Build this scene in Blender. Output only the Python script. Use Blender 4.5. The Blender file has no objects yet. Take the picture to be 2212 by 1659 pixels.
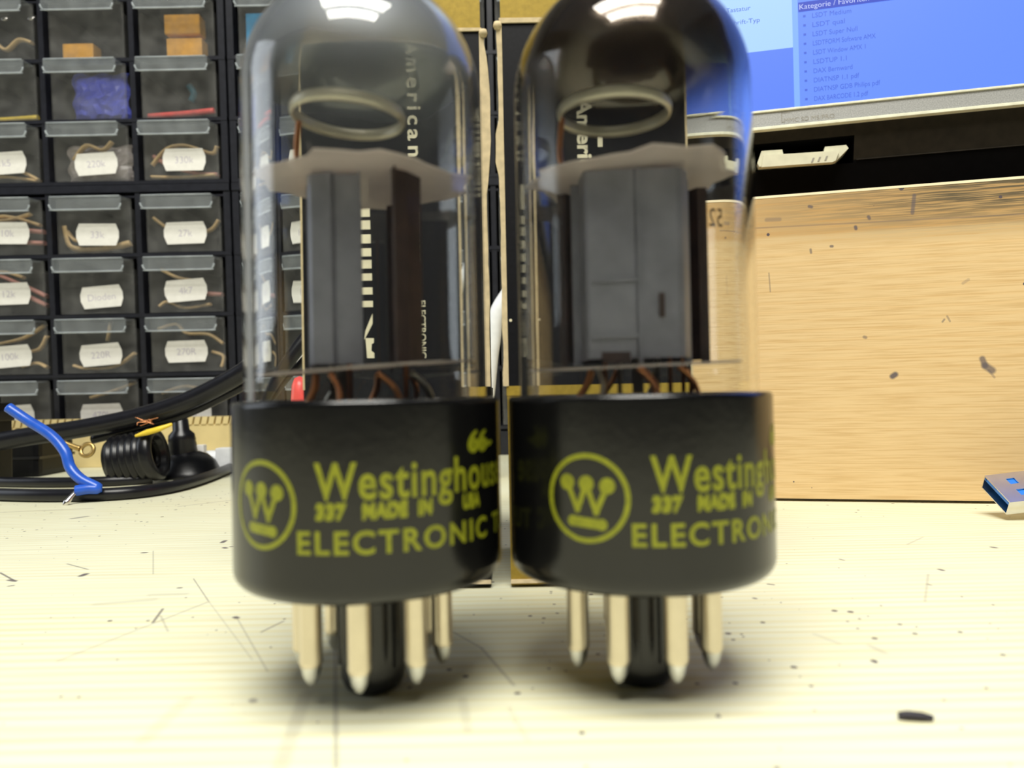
import bpy, bmesh, math, random
from mathutils import Vector, Matrix
PI = math.pi
R = math.radians
random.seed(7)
sc = bpy.context.scene
C = sc.collection
MM = 0.001                                   # every length below is in millimetres

# ------------------------------------------------------------------ camera
FPX, CX, CY = 1611.0, 1106.0, 829.5          # focal length and centre in pixels of the 2212 x 1659 frame
PITCH, ROLL = R(0.73), R(1.15)
CAM = Vector((0, 0, 38.5))
FW = Vector((0, math.cos(PITCH), math.sin(PITCH)))
UP0 = Vector((0, -math.sin(PITCH), math.cos(PITCH)))
RT0 = Vector((1, 0, 0))
RT = RT0 * math.cos(ROLL) - UP0 * math.sin(ROLL)
UP = UP0 * math.cos(ROLL) + RT0 * math.sin(ROLL)
cd = bpy.data.cameras.new('camera')
cam = bpy.data.objects.new('camera', cd)
C.objects.link(cam)
m3 = Matrix((RT, UP, -FW)).transposed()
cam.matrix_world = Matrix.Translation(CAM * MM) @ m3.to_4x4()
cd.sensor_fit = 'HORIZONTAL'
cd.sensor_width = 36.0
cd.lens = FPX / 2212.0 * 36.0
cd.clip_start = 0.005
cd.clip_end = 20
cd.dof.use_dof = True
cd.dof.focus_distance = 0.205
cd.dof.aperture_fstop = 23.0
sc.camera = cam

def ray(px, py):
    return FW + RT * ((px - CX) / FPX) - UP * ((py - CY) / FPX)
def at(px, py, Y):                            # point of the place seen at a pixel, at depth Y
    d = ray(px, py)
    return CAM + d * (Y / d.y)
def onz(px, py, z=0.0):                       # point of the place seen at a pixel, at height z
    d = ray(px, py)
    return CAM + d * ((z - CAM.z) / d.z)

# ------------------------------------------------------------------ world, lamps, exposure
w = bpy.data.worlds.new('room_light')
sc.world = w
w.use_nodes = True
wn = w.node_tree.nodes
wn['Background'].inputs[0].default_value = (0.80, 0.90, 1.0, 1)
wn['Background'].inputs[1].default_value = 0.08
def area(name, loc, aim, sx, sy, power, col):
    l = bpy.data.lights.new(name, 'AREA')
    l.shape = 'RECTANGLE'
    l.size, l.size_y = sx * MM, sy * MM
    l.energy = power
    l.color = col
    o = bpy.data.objects.new(name, l)
    C.objects.link(o)
    o.location = Vector(loc) * MM
    o.rotation_euler = (Vector(aim) - Vector(loc)).to_track_quat('-Z', 'Y').to_euler()
    return o
area('fluorescent_tube_light', (-30, -125, 820), (-30, -125, 0), 560, 190, 8.3, (1.0, 0.98, 0.90))
area('fluorescent_tube_light', (-30, -370, 820), (-30, -370, 0), 520, 160, 7.5, (1.0, 0.98, 0.90))
area('window_light', (-1380, 250, 500), (0, 150, 60), 700, 900, 4.5, (0.85, 0.92, 1.0))
sc.view_settings.view_transform = 'Standard'
sc.view_settings.look = 'None'
sc.view_settings.gamma = 1.0
sc.view_settings.use_curve_mapping = False
sc.view_settings.exposure = 0.0
try:
    sc.cycles.use_denoising = True
    sc.cycles.max_bounces = 16
    sc.cycles.transmission_bounces = 14
    sc.cycles.transparent_max_bounces = 24
    sc.cycles.sample_clamp_indirect = 6.0
except Exception:
    pass

# ------------------------------------------------------------------ materials
def mat(name):
    m = bpy.data.materials.new(name)
    m.use_nodes = True
    nt = m.node_tree
    b = nt.nodes['Principled BSDF']
    return m, nt, b
def N(nt, kind, **kw):
    n = nt.nodes.new('ShaderNode' + kind)
    for k, v in kw.items():
        setattr(n, k, v)
    return n
def L(nt, a, b):
    nt.links.new(a, b)
def ramp(nt, stops, src, interp='LINEAR'):
    r = N(nt, 'ValToRGB')
    r.color_ramp.interpolation = interp
    e = r.color_ramp.elements
    while len(e) < len(stops):
        e.new(0.5)
    for i, (p, c) in enumerate(stops):
        e[i].position = p
        e[i].color = (*c, 1) if len(c) == 3 else c
    L(nt, src, r.inputs[0])
    return r
def coords(nt, scale=(1, 1, 1), rot=(0, 0, 0), kind='Object'):
    t = N(nt, 'TexCoord')
    mp = N(nt, 'Mapping')
    mp.inputs['Scale'].default_value = scale
    mp.inputs['Rotation'].default_value = rot
    L(nt, t.outputs[kind], mp.inputs[0])
    return mp.outputs[0]
def simple(name, col, rough=0.5, metal=0.0, spec=0.5, var=0.12, nscale=300.0, bump=0.0, coat=0.0):
    """Principled with a little procedural mottling of its own colour."""
    m, nt, b = mat(name)
    v = coords(nt)
    n = N(nt, 'TexNoise')
    n.inputs['Scale'].default_value = nscale
    n.inputs['Detail'].default_value = 4
    L(nt, v, n.inputs['Vector'])
    lo = tuple(max(0, c * (1 - var)) for c in col)
    hi = tuple(min(1, c * (1 + var)) for c in col)
    r = ramp(nt, [(0.3, lo), (0.7, hi)], n.outputs['Fac'])
    L(nt, r.outputs[0], b.inputs['Base Color'])
    b.inputs['Roughness'].default_value = rough
    b.inputs['Metallic'].default_value = metal
    b.inputs['Specular IOR Level'].default_value = spec
    b.inputs['Coat Weight'].default_value = coat
    if bump:
        bp = N(nt, 'Bump')
        bp.inputs['Strength'].default_value = bump
        bp.inputs['Distance'].default_value = 0.0003
        L(nt, n.outputs['Fac'], bp.inputs['Height'])
        L(nt, bp.outputs[0], b.inputs['Normal'])
    return m
def see_through(name, col, opacity, rough=0.2, spec=0.5, metal=0.0):
    """Clear plastic or mica: part of the light goes straight through."""
    m, nt, b = mat(name)
    v = coords(nt)
    n = N(nt, 'TexNoise')
    n.inputs['Scale'].default_value = 120
    n.inputs['Detail'].default_value = 3
    L(nt, v, n.inputs['Vector'])
    r = ramp(nt, [(0.3, tuple(c * 0.85 for c in col)), (0.7, col)], n.outputs['Fac'])
    L(nt, r.outputs[0], b.inputs['Base Color'])
    b.inputs['Roughness'].default_value = rough
    b.inputs['Metallic'].default_value = metal
    b.inputs['Specular IOR Level'].default_value = spec
    tr = N(nt, 'BsdfTransparent')
    mx = N(nt, 'MixShader')
    mr = N(nt, 'MapRange')
    mr.inputs['To Min'].default_value = max(0, opacity - 0.12)
    mr.inputs['To Max'].default_value = min(1, opacity + 0.12)
    L(nt, n.outputs['Fac'], mr.inputs['Value'])
    L(nt, mr.outputs[0], mx.inputs[0])
    L(nt, tr.outputs[0], mx.inputs[1])
    L(nt, b.outputs[0], mx.inputs[2])
    L(nt, mx.outputs[0], nt.nodes['Material Output'].inputs[0])
    return m
def emissive(name, col, power=1.0):
    m, nt, b = mat(name)
    b.inputs['Base Color'].default_value = (0.01, 0.01, 0.02, 1)
    b.inputs['Emission Color'].default_value = (*col, 1)
    b.inputs['Emission Strength'].default_value = power
    b.inputs['Roughness'].default_value = 0.4
    return m

# one segment of a scratch or pen mark, as a node group
g = bpy.data.node_groups.new('segment_mark', 'ShaderNodeTree')
g.interface.new_socket('P', in_out='INPUT', socket_type='NodeSocketVector')
g.interface.new_socket('A', in_out='INPUT', socket_type='NodeSocketVector')
g.interface.new_socket('D', in_out='INPUT', socket_type='NodeSocketVector')
g.interface.new_socket('W', in_out='INPUT', socket_type='NodeSocketFloat')
g.interface.new_socket('Mask', in_out='OUTPUT', socket_type='NodeSocketFloat')
gi = g.nodes.new('NodeGroupInput')
go = g.nodes.new('NodeGroupOutput')
def vm(op, a, b=None):
    n = g.nodes.new('ShaderNodeVectorMath')
    n.operation = op
    g.links.new(a, n.inputs[0])
    if b is not None:
        g.links.new(b, n.inputs[3 if op == 'SCALE' else 1])
    return n
pa = vm('SUBTRACT', gi.outputs['P'], gi.outputs['A'])
dt = vm('DOT_PRODUCT', pa.outputs[0], gi.outputs['D'])
dd = vm('DOT_PRODUCT', gi.outputs['D'], gi.outputs['D'])
dv = g.nodes.new('ShaderNodeMath'); dv.operation = 'DIVIDE'; dv.use_clamp = True
g.links.new(dt.outputs['Value'], dv.inputs[0]); g.links.new(dd.outputs['Value'], dv.inputs[1])
sl = vm('SCALE', gi.outputs['D'], dv.outputs[0])
df = vm('SUBTRACT', pa.outputs[0], sl.outputs[0])
ln = vm('LENGTH', df.outputs[0])
q = g.nodes.new('ShaderNodeMath'); q.operation = 'DIVIDE'
g.links.new(ln.outputs['Value'], q.inputs[0]); g.links.new(gi.outputs['W'], q.inputs[1])
iv = g.nodes.new('ShaderNodeMath'); iv.operation = 'SUBTRACT'; iv.use_clamp = True
iv.inputs[0].default_value = 1.8
q2 = g.nodes.new('ShaderNodeMath'); q2.operation = 'MULTIPLY'; q2.inputs[1].default_value = 1.8
g.links.new(q.outputs[0], q2.inputs[0])
g.links.new(q2.outputs[0], iv.inputs[1])
g.links.new(iv.outputs[0], go.inputs['Mask'])

def wood(name, base, line, line_w, dist, band_scale, segs, specks=0.0, speck_scale=260, rough=0.45, dark_top=None, axes='xy', blotch=None):
    """Wood with fine grain along x; segs are scratches [(A, B, width, darkness)] in millimetres."""
    m, nt, b = mat(name)
    t = N(nt, 'TexCoord')
    sep = N(nt, 'SeparateXYZ')
    L(nt, t.outputs['Object'], sep.inputs[0])
    cmb = N(nt, 'CombineXYZ')
    L(nt, sep.outputs[0], cmb.inputs[0])
    L(nt, sep.outputs[1 if axes == 'xy' else 2], cmb.inputs[1])
    P = cmb.outputs[0]
    mp = N(nt, 'Mapping')
    mp.inputs['Scale'].default_value = (0.06, 1, 1)
    L(nt, P, mp.inputs[0])
    wv = N(nt, 'TexWave', bands_direction='Y')
    wv.inputs['Scale'].default_value = band_scale
    wv.inputs['Distortion'].default_value = dist
    wv.inputs['Detail'].default_value = 3
    wv.inputs['Detail Scale'].default_value = 0.6
    L(nt, mp.outputs[0], wv.inputs['Vector'])
    n1 = N(nt, 'TexNoise')
    n1.inputs['Scale'].default_value = 14
    n1.inputs['Detail'].default_value = 3
    L(nt, mp.outputs[0], n1.inputs['Vector'])
    mp2 = N(nt, 'Mapping')
    mp2.inputs['Scale'].default_value = (0.03, 1, 1)
    L(nt, P, mp2.inputs[0])
    n2 = N(nt, 'TexNoise')
    n2.inputs['Scale'].default_value = 900 if axes == 'xy' else 1900
    n2.inputs['Detail'].default_value = 4
    L(nt, mp2.outputs[0], n2.inputs['Vector'])
    r1 = ramp(nt, [(0.0, (0, 0, 0)), (0.55, (0, 0, 0)), (0.93, (1, 1, 1))], wv.outputs['Fac'])
    amt = N(nt, 'Math', operation='MULTIPLY')
    r0 = ramp(nt, [(0.35, (0.1, 0.1, 0.1)), (0.62, (1, 1, 1))], n1.outputs['Fac'])
    L(nt, r1.outputs[0], amt.inputs[0])
    L(nt, r0.outputs[0], amt.inputs[1])
    amt2 = N(nt, 'Math', operation='MULTIPLY')
    amt2.inputs[1].default_value = line_w
    L(nt, amt.outputs[0], amt2.inputs[0])
    mx = N(nt, 'MixRGB')
    mx.inputs[1].default_value = (*base, 1)
    mx.inputs[2].default_value = (*line, 1)
    L(nt, amt2.outputs[0], mx.inputs[0])
    fine = ramp(nt, [(0.32, (0.88, 0.85, 0.80) if axes == 'xy' else (0.80, 0.73, 0.62)), (0.56, (1, 1, 1))], n2.outputs['Fac'])
    ml = N(nt, 'MixRGB', blend_type='MULTIPLY')
    ml.inputs[0].default_value = 0.8
    L(nt, mx.outputs[0], ml.inputs[1])
    L(nt, fine.outputs[0], ml.inputs[2])
    col = ml.outputs[0]
    if dark_top:
        vb = N(nt, 'MapRange', clamp=True)
        vb.inputs['From Min'].default_value = (dark_top[0] + 5) * MM; vb.inputs['From Max'].default_value = (dark_top[0] + 6) * MM
        vb.inputs['To Min'].default_value = 0.0; vb.inputs['To Max'].default_value = 0.8
        L(nt, sep.outputs[2], vb.inputs['Value'])
        mb_ = N(nt, 'MixRGB', blend_type='MULTIPLY'); mb_.inputs[2].default_value = (0.86, 0.76, 0.62, 1)
        L(nt, vb.outputs[0], mb_.inputs[0]); L(nt, col, mb_.inputs[1])
        col = mb_.outputs[0]
        # worn, dirty band along one edge of the board: (z from, z to, x from, x to)
        z0, z1, x0, x1 = dark_top
        a = N(nt, 'MapRange', clamp=True)
        a.inputs['From Min'].default_value = z0 * MM; a.inputs['From Max'].default_value = z1 * MM
        L(nt, sep.outputs[2], a.inputs['Value'])
        bb = N(nt, 'MapRange', clamp=True)
        bb.inputs['From Min'].default_value = x0 * MM; bb.inputs['From Max'].default_value = x1 * MM
        L(nt, sep.outputs[0], bb.inputs['Value'])
        pr = N(nt, 'Math', operation='MULTIPLY')
        L(nt, a.outputs[0], pr.inputs[0]); L(nt, bb.outputs[0], pr.inputs[1])
        dn = ramp(nt, [(0.40, (0.22, 0.22, 0.22)), (0.56, (1, 1, 1))], n2.outputs['Fac'])
        pr2 = N(nt, 'Math', operation='MULTIPLY')
        L(nt, pr.outputs[0], pr2.inputs[0]); L(nt, dn.outputs[0], pr2.inputs[1])
        md = N(nt, 'MixRGB')
        md.inputs[2].default_value = (0.13, 0.10, 0.06, 1)
        L(nt, pr2.outputs[0], md.inputs[0]); L(nt, col, md.inputs[1])
        col = md.outputs[0]
    if specks:
        vo = N(nt, 'TexVoronoi')
        vo.inputs['Scale'].default_value = speck_scale
        L(nt, P, vo.inputs['Vector'])
        big = N(nt, 'TexNoise')
        big.inputs['Scale'].default_value = 9
        L(nt, P, big.inputs['Vector'])
        sm = ramp(nt, [(0.36, (0, 0, 0)), (0.56, (1, 1, 1))], big.outputs['Fac'])
        sc1 = N(nt, 'SeparateColor')
        L(nt, vo.outputs['Color'], sc1.inputs[0])
        th = N(nt, 'Math', operation='MULTIPLY'); th.inputs[1].default_value = specks
        L(nt, sm.outputs[0], th.inputs[0])
        th2 = N(nt, 'Math', operation='MULTIPLY')
        pw = N(nt, 'Math', operation='POWER'); pw.inputs[1].default_value = 3
        L(nt, sc1.outputs[0], pw.inputs[0])
        L(nt, th.outputs[0], th2.inputs[0]); L(nt, pw.outputs[0], th2.inputs[1])
        lt = N(nt, 'Math', operation='LESS_THAN')
        L(nt, vo.outputs['Distance'], lt.inputs[0]); L(nt, th2.outputs[0], lt.inputs[1])
        ms = N(nt, 'MixRGB'); ms.inputs[2].default_value = (0.10, 0.08, 0.09, 1)
        L(nt, lt.outputs[0], ms.inputs[0]); L(nt, col, ms.inputs[1])
        col = ms.outputs[0]
    for (A, B, wd, dk) in segs:
        gn = N(nt, 'Group'); gn.node_tree = g
        L(nt, P, gn.inputs['P'])
        gn.inputs['A'].default_value = (A[0] * MM, A[1] * MM, 0)
        gn.inputs['D'].default_value = ((B[0] - A[0]) * MM, (B[1] - A[1]) * MM, 0)
        gn.inputs['W'].default_value = wd * MM
        k = N(nt, 'Math', operation='MULTIPLY'); k.inputs[1].default_value = dk
        L(nt, gn.outputs[0], k.inputs[0])
        ms = N(nt, 'MixRGB'); ms.inputs[2].default_value = (0.12, 0.10, 0.11, 1)
        L(nt, k.outputs[0], ms.inputs[0]); L(nt, col, ms.inputs[1])
        col = ms.outputs[0]
    L(nt, col, b.inputs['Base Color'])
    b.inputs['Roughness'].default_value = rough
    b.inputs['Specular IOR Level'].default_value = 0.35
    bp = N(nt, 'Bump')
    bp.inputs['Strength'].default_value = 0.15
    bp.inputs['Distance'].default_value = 0.0002
    L(nt, n2.outputs['Fac'], bp.inputs['Height'])
    L(nt, bp.outputs[0], b.inputs['Normal'])
    return m

M = {}
M['bakelite'] = simple('black_bakelite', (0.0035, 0.0035, 0.0038), 0.20, var=0.2, nscale=900, bump=0.05)
M['key'] = simple('black_plastic_key', (0.012, 0.012, 0.014), 0.22)
M['ink'] = simple('yellow_green_ink', (0.21, 0.225, 0.006), 0.45, var=0.18, nscale=1500)
M['pin'] = simple('tinned_pin', (0.70, 0.62, 0.48), 0.34, metal=1.0, var=0.05)
M['solder'] = simple('solder_tip', (0.72, 0.72, 0.70), 0.25, metal=1.0, var=0.08)
M['plate'] = simple('carbonised_plate', (0.22, 0.22, 0.26), 0.42, metal=0.35, var=0.15, nscale=200, bump=0.1)
M['plate_dark'] = simple('dark_plate_with_shade', (0.038, 0.020, 0.016), 0.5, var=0.3)  # brown plate tone, darkened to hold shade of turned-away sides and openings
M['mica'] = see_through('mica_sheet', (0.86, 0.78, 0.72), 0.76, 0.35)
_nt = M['mica'].node_tree
_b = _nt.nodes['Principled BSDF']
_t = N(_nt, 'BsdfTranslucent'); _t.inputs[0].default_value = (0.80, 0.70, 0.62, 1)
_m = N(_nt, 'MixShader'); _m.inputs[0].default_value = 0.5
_mx = [n for n in _nt.nodes if n.bl_idname == 'ShaderNodeMixShader' and n != _m][0]
L(_nt, _b.outputs[0], _m.inputs[1]); L(_nt, _t.outputs[0], _m.inputs[2]); L(_nt, _m.outputs[0], _mx.inputs[2])
M['getter'] = simple('getter_metal', (0.62, 0.58, 0.46), 0.35, metal=0.4, var=0.1)
M['copper'] = simple('copper_wire', (0.62, 0.27, 0.12), 0.3, metal=0.8)
M['nickel'] = simple('nickel_wire', (0.5, 0.48, 0.42), 0.3, metal=0.9)
M['black_plastic'] = simple('black_plastic', (0.006, 0.006, 0.007), 0.4, spec=0.15, var=0.25)
M['cabinet'] = simple('cabinet_black_plastic', (0.017, 0.018, 0.025), 0.4, spec=0.35, var=0.2)
M['rubber'] = simple('black_rubber', (0.007, 0.007, 0.009), 0.3, spec=0.4, var=0.25, bump=0.1)
M['cable'] = simple('black_cable_sheath', (0.007, 0.007, 0.010), 0.33, spec=0.4, var=0.2)
M['drawer'] = see_through('clear_drawer_plastic', (0.30, 0.30, 0.29), 0.16, 0.25)
M['lip'] = see_through('clear_pull_plastic', (0.36, 0.39, 0.41), 0.26, 0.15)
M['rim'] = see_through('clear_rim_plastic', (0.66, 0.72, 0.76), 0.55, 0.12)
M['paper'] = simple('white_sticker', (0.90, 0.88, 0.83), 0.6, var=0.04)
M['faint'] = simple('faint_pen_ink', (0.58, 0.54, 0.62), 0.6)
M['biro'] = simple('faded_pen_ink', (0.42, 0.38, 0.50), 0.6)
M['tan'] = simple('tan_tape', (0.90, 0.64, 0.32), 0.5)
M['pink'] = simple('pink_tape', (0.78, 0.36, 0.30), 0.5)
M['orange'] = simple('orange_plastic', (0.90, 0.45, 0.06), 0.45)
M['blue_bag'] = see_through('blue_bag_plastic', (0.16, 0.20, 1.0), 0.9, 0.3)
M['pale_bag'] = see_through('pale_bag_plastic', (0.80, 0.72, 0.70), 0.6, 0.2)
M['teal'] = simple('teal_plastic', (0.02, 0.16, 0.24), 0.4)
M['sky'] = simple('sky_blue_plastic', (0.05, 0.38, 0.75), 0.4)
M['red'] = simple('red_plastic', (0.85, 0.10, 0.09), 0.35)
M['yellow'] = simple('yellow_plastic', (0.92, 0.66, 0.05), 0.4)
M['blue'] = simple('blue_insulation', (0.02, 0.10, 0.55), 0.3)
M['white'] = simple('white_plastic', (0.80, 0.82, 0.84), 0.4, var=0.05)
M['brass'] = simple('brass_lug', (0.50, 0.34, 0.12), 0.35, metal=0.8)
M['silver'] = simple('silver_bezel_paint', (0.42, 0.42, 0.41), 0.4, metal=0.3, var=0.25, nscale=2500)
M['bezel_edge'] = simple('pale_bezel_edge', (0.80, 0.79, 0.62), 0.4)
M['engraved'] = simple('grey_engraved_print', (0.30, 0.28, 0.24), 0.6)
M['ivory'] = simple('ivory_plastic', (0.66, 0.64, 0.48), 0.45, var=0.06)
M['chrome'] = simple('plated_steel', (0.72, 0.69, 0.66), 0.22, metal=1.0, var=0.05)
M['usb_blue'] = simple('usb_blue_plastic', (0.02, 0.20, 0.75), 0.4)
M['usb_teal'] = simple('usb_tongue_plastic', (0.03, 0.16, 0.26), 0.4)
M['dark'] = simple('charred_crumb', (0.02, 0.016, 0.025), 0.6)
M['edge_wood'] = simple('pale_edge_wood', (0.90, 0.76, 0.52), 0.5, var=0.08, nscale=80)
M['lino'] = simple('grey_lino', (0.25, 0.25, 0.25), 0.5, var=0.1, nscale=20)
M['wall_dim'] = simple('dark_grey_wall_paint', (0.10, 0.10, 0.11), 0.8, var=0.05, nscale=30)
M['wall'] = simple('cream_plaster', (0.55, 0.54, 0.50), 0.8, var=0.05, nscale=30, bump=0.2)
M['strip_wood'] = simple('pale_yellow_wood', (0.72, 0.58, 0.28), 0.5, var=0.1, nscale=60)
M['carton_black'] = simple('black_carton_print', (0.006, 0.006, 0.008), 0.42, spec=0.3, var=0.3, nscale=1200)
M['carton_gold'] = simple('gold_carton_print', (0.42, 0.29, 0.045), 0.38, metal=0.25, var=0.12, nscale=900)
M['card'] = simple('raw_cardboard', (0.62, 0.50, 0.30), 0.8, var=0.15, nscale=500, bump=0.3)
M['cream_ink'] = simple('cream_carton_ink', (0.78, 0.72, 0.52), 0.5)

# real refracting glass
m, nt, b = mat('tube_glass')
b.inputs['Base Color'].default_value = (0.97, 0.98, 0.97, 1)
b.inputs['Transmission Weight'].default_value = 1.0
b.inputs['Roughness'].default_value = 0.0
b.inputs['IOR'].default_value = 1.49
M['glass'] = m

def getter_mat(name, col, top_op, low_op, z_top, z_low, rough, metal=0.75):
    """Silvery getter film on the inside of the dome: dense at the top, thinning out in blotches lower down."""
    m, nt, b = mat(name)
    t = N(nt, 'TexCoord')
    sep = N(nt, 'SeparateXYZ')
    L(nt, t.outputs['Object'], sep.inputs[0])
    mr = N(nt, 'MapRange', interpolation_type='SMOOTHSTEP')
    mr.inputs['From Min'].default_value = z_low * MM
    mr.inputs['From Max'].default_value = z_top * MM
    mr.inputs['To Min'].default_value = low_op
    mr.inputs['To Max'].default_value = top_op
    n = N(nt, 'TexNoise')
    n.inputs['Scale'].default_value = 60
    L(nt, t.outputs['Object'], n.inputs['Vector'])
    ad = N(nt, 'Math', operation='MULTIPLY_ADD')
    ad.inputs[1].default_value = 6 * MM
    L(nt, n.outputs['Fac'], ad.inputs[0])
    L(nt, sep.outputs[2], ad.inputs[2])
    L(nt, ad.outputs[0], mr.inputs['Value'])
    b.inputs['Base Color'].default_value = (*col, 1)
    b.inputs['Metallic'].default_value = metal
    b.inputs['Roughness'].default_value = rough
    tr = N(nt, 'BsdfTransparent')
    mx = N(nt, 'MixShader')
    L(nt, mr.outputs[0], mx.inputs[0])
    L(nt, tr.outputs[0], mx.inputs[1])
    L(nt, b.outputs[0], mx.inputs[2])
    L(nt, mx.outputs[0], nt.nodes['Material Output'].inputs[0])
    return m
M['film_dark'] = getter_mat('brown_getter_film', (0.07, 0.052, 0.038), 0.97, 0.0, 88.0, 75.0, 0.12)
M['film_pale'] = getter_mat('grey_getter_film', (0.36, 0.38, 0.42), 0.84, 0.05, 89.5, 77.5, 0.35, 0.35)

# ------------------------------------------------------------------ mesh helpers (millimetres)
class MB:
    def __init__(s):
        s.v = []; s.f = []; s.mi = []; s.sm = []
    def add(s, vs, fs, mi=0, smooth=False):
        o = len(s.v)
        s.v += [tuple(x) for x in vs]
        for f in fs:
            s.f.append([i + o for i in f]); s.mi.append(mi); s.sm.append(smooth)
        return s
    def box(s, a, b, mi=0, bevel=0.0, mtx=None):
        a = Vector(a); b = Vector(b)
        if bevel <= 0:
            vs = [Vector((x, y, z)) for x in (a.x, b.x) for y in (a.y, b.y) for z in (a.z, b.z)]
            fs = [(0, 1, 3, 2), (4, 6, 7, 5), (0, 4, 5, 1), (2, 3, 7, 6), (0, 2, 6, 4), (1, 5, 7, 3)]
        else:
            bm = bmesh.new()
            bmesh.ops.create_cube(bm, size=1)
            for v in bm.verts:
                v.co = Vector([(a[i] + b[i]) / 2 + v.co[i] * (b[i] - a[i]) for i in range(3)])
            bmesh.ops.bevel(bm, geom=bm.edges[:], offset=bevel, segments=2, affect='EDGES', profile=0.7)
            bm.verts.index_update()
            vs = [v.co.copy() for v in bm.verts]
            fs = [[v.index for v in f.verts] for f in bm.faces]
            bm.free()
        if mtx is not None:
            vs = [mtx @ v for v in vs]
        return s.add(vs, fs, mi)
    def lathe(s, prof, seg=64, mi=0, smooth=True, mtx=None, cap0=False, cap1=False, closed=False):
        vs = []; fs = []
        n = len(prof)
        for (r, z) in prof:
            for k in range(seg):
                a = 2 * PI * k / seg
                vs.append(Vector((r * math.cos(a), r * math.sin(a), z)))
        for i in range(n if closed else n - 1):
            j = (i + 1) % n
            for k in range(seg):
                k2 = (k + 1) % seg
                fs.append((i * seg + k, i * seg + k2, j * seg + k2, j * seg + k))
        if mtx is not None:
            vs = [mtx @ v for v in vs]
        s.add(vs, fs, mi, smooth)
        if cap0:
            s.add(vs[:seg], [list(range(seg))[::-1]], mi)
        if cap1:
            s.add(vs[(n - 1) * seg:], [list(range(seg))], mi)
        return s
    def prism(s, poly, d, mi=0):
        """poly: 3D points; extruded by vector d."""
        n = len(poly)
        vs = [Vector(p) for p in poly] + [Vector(p) + Vector(d) for p in poly]
        fs = [list(range(n))[::-1], list(range(n, 2 * n))]
        fs += [(i, (i + 1) % n, (i + 1) % n + n, i + n) for i in range(n)]
        return s.add(vs, fs, mi)
    def tube(s, pts, r, seg=10, mi=0, smooth=True, sub=6, flat=1.0):
        """round (or flattened) tube through pts; r a number or one per point."""
        P = [Vector(p) for p in pts]
        rr = r if isinstance(r, (list, tuple)) else [r] * len(P)
        Q = []; RR = []
        for i in range(len(P) - 1):
            p0 = P[max(i - 1, 0)]; p1 = P[i]; p2 = P[i + 1]; p3 = P[min(i + 2, len(P) - 1)]
            st = sub if len(P) > 2 else 1
            for k in range(st):
                t = k / st
                Q.append(0.5 * ((2 * p1) + (-p0 + p2) * t + (2 * p0 - 5 * p1 + 4 * p2 - p3) * t * t + (-p0 + 3 * p1 - 3 * p2 + p3) * t ** 3))
                RR.append(rr[i] * (1 - t) + rr[i + 1] * t)
        Q.append(P[-1]); RR.append(rr[-1])
        vs = []; fs = []
        nrm = None
        for i, q_ in enumerate(Q):
            tg = (Q[min(i + 1, len(Q) - 1)] - Q[max(i - 1, 0)]).normalized()
            if nrm is None:
                nrm = tg.cross(Vector((0, 0, 1)))
                if nrm.length < 1e-3:
                    nrm = tg.cross(Vector((0, 1, 0)))
                nrm.normalize()
            else:
                nrm = (nrm - tg * nrm.dot(tg)).normalized()
            bn = tg.cross(nrm)
            for k in range(seg):
                a = 2 * PI * k / seg
                vs.append(q_ + nrm * (math.cos(a) * RR[i]) + bn * (math.sin(a) * RR[i] * flat))
        for i in range(len(Q) - 1):
            for k in range(seg):
                k2 = (k + 1) % seg
                fs.append((i * seg + k, i * seg + k2, (i + 1) * seg + k2, (i + 1) * seg + k))
        s.add(vs, fs, mi, smooth)
        s.add(vs[:seg], [list(range(seg))[::-1]], mi)
        s.add(vs[-seg:], [list(range(seg))], mi)
        return s
    def build(s, name, mats, parent=None, off=(0, 0, 0)):
        me = bpy.data.meshes.new(name)
        off = Vector(off)
        me.from_pydata([(Vector(v) - off) * MM for v in s.v], [], s.f)
        for x in (mats if isinstance(mats, (list, tuple)) else [mats]):
            me.materials.append(M[x] if isinstance(x, str) else x)
        me.polygons.foreach_set('material_index', s.mi)
        me.polygons.foreach_set('use_smooth', s.sm)
        bm = bmesh.new(); bm.from_mesh(me)
        bmesh.ops.remove_doubles(bm, verts=bm.verts, dist=1e-7)
        bmesh.ops.recalc_face_normals(bm, faces=bm.faces)
        bm.to_mesh(me); bm.free()
        me.update()
        o = bpy.data.objects.new(name, me)
        C.objects.link(o)
        if parent is not None:
            o.parent = parent
        elif off.length:
            o.location = off * MM
        return o

def tag(o, label, cat, group=None, kind=None):
    o['label'] = label
    o['category'] = cat
    if group: o['group'] = group
    if kind: o['kind'] = kind
    return o
def thing(name, label, cat, loc=(0, 0, 0), rot=(0, 0, 0), group=None):
    o = bpy.data.objects.new(name, None)
    C.objects.link(o)
    o.location = Vector(loc) * MM
    o.rotation_euler = rot
    o.empty_display_size = 0.01
    return tag(o, label, cat, group)

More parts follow.
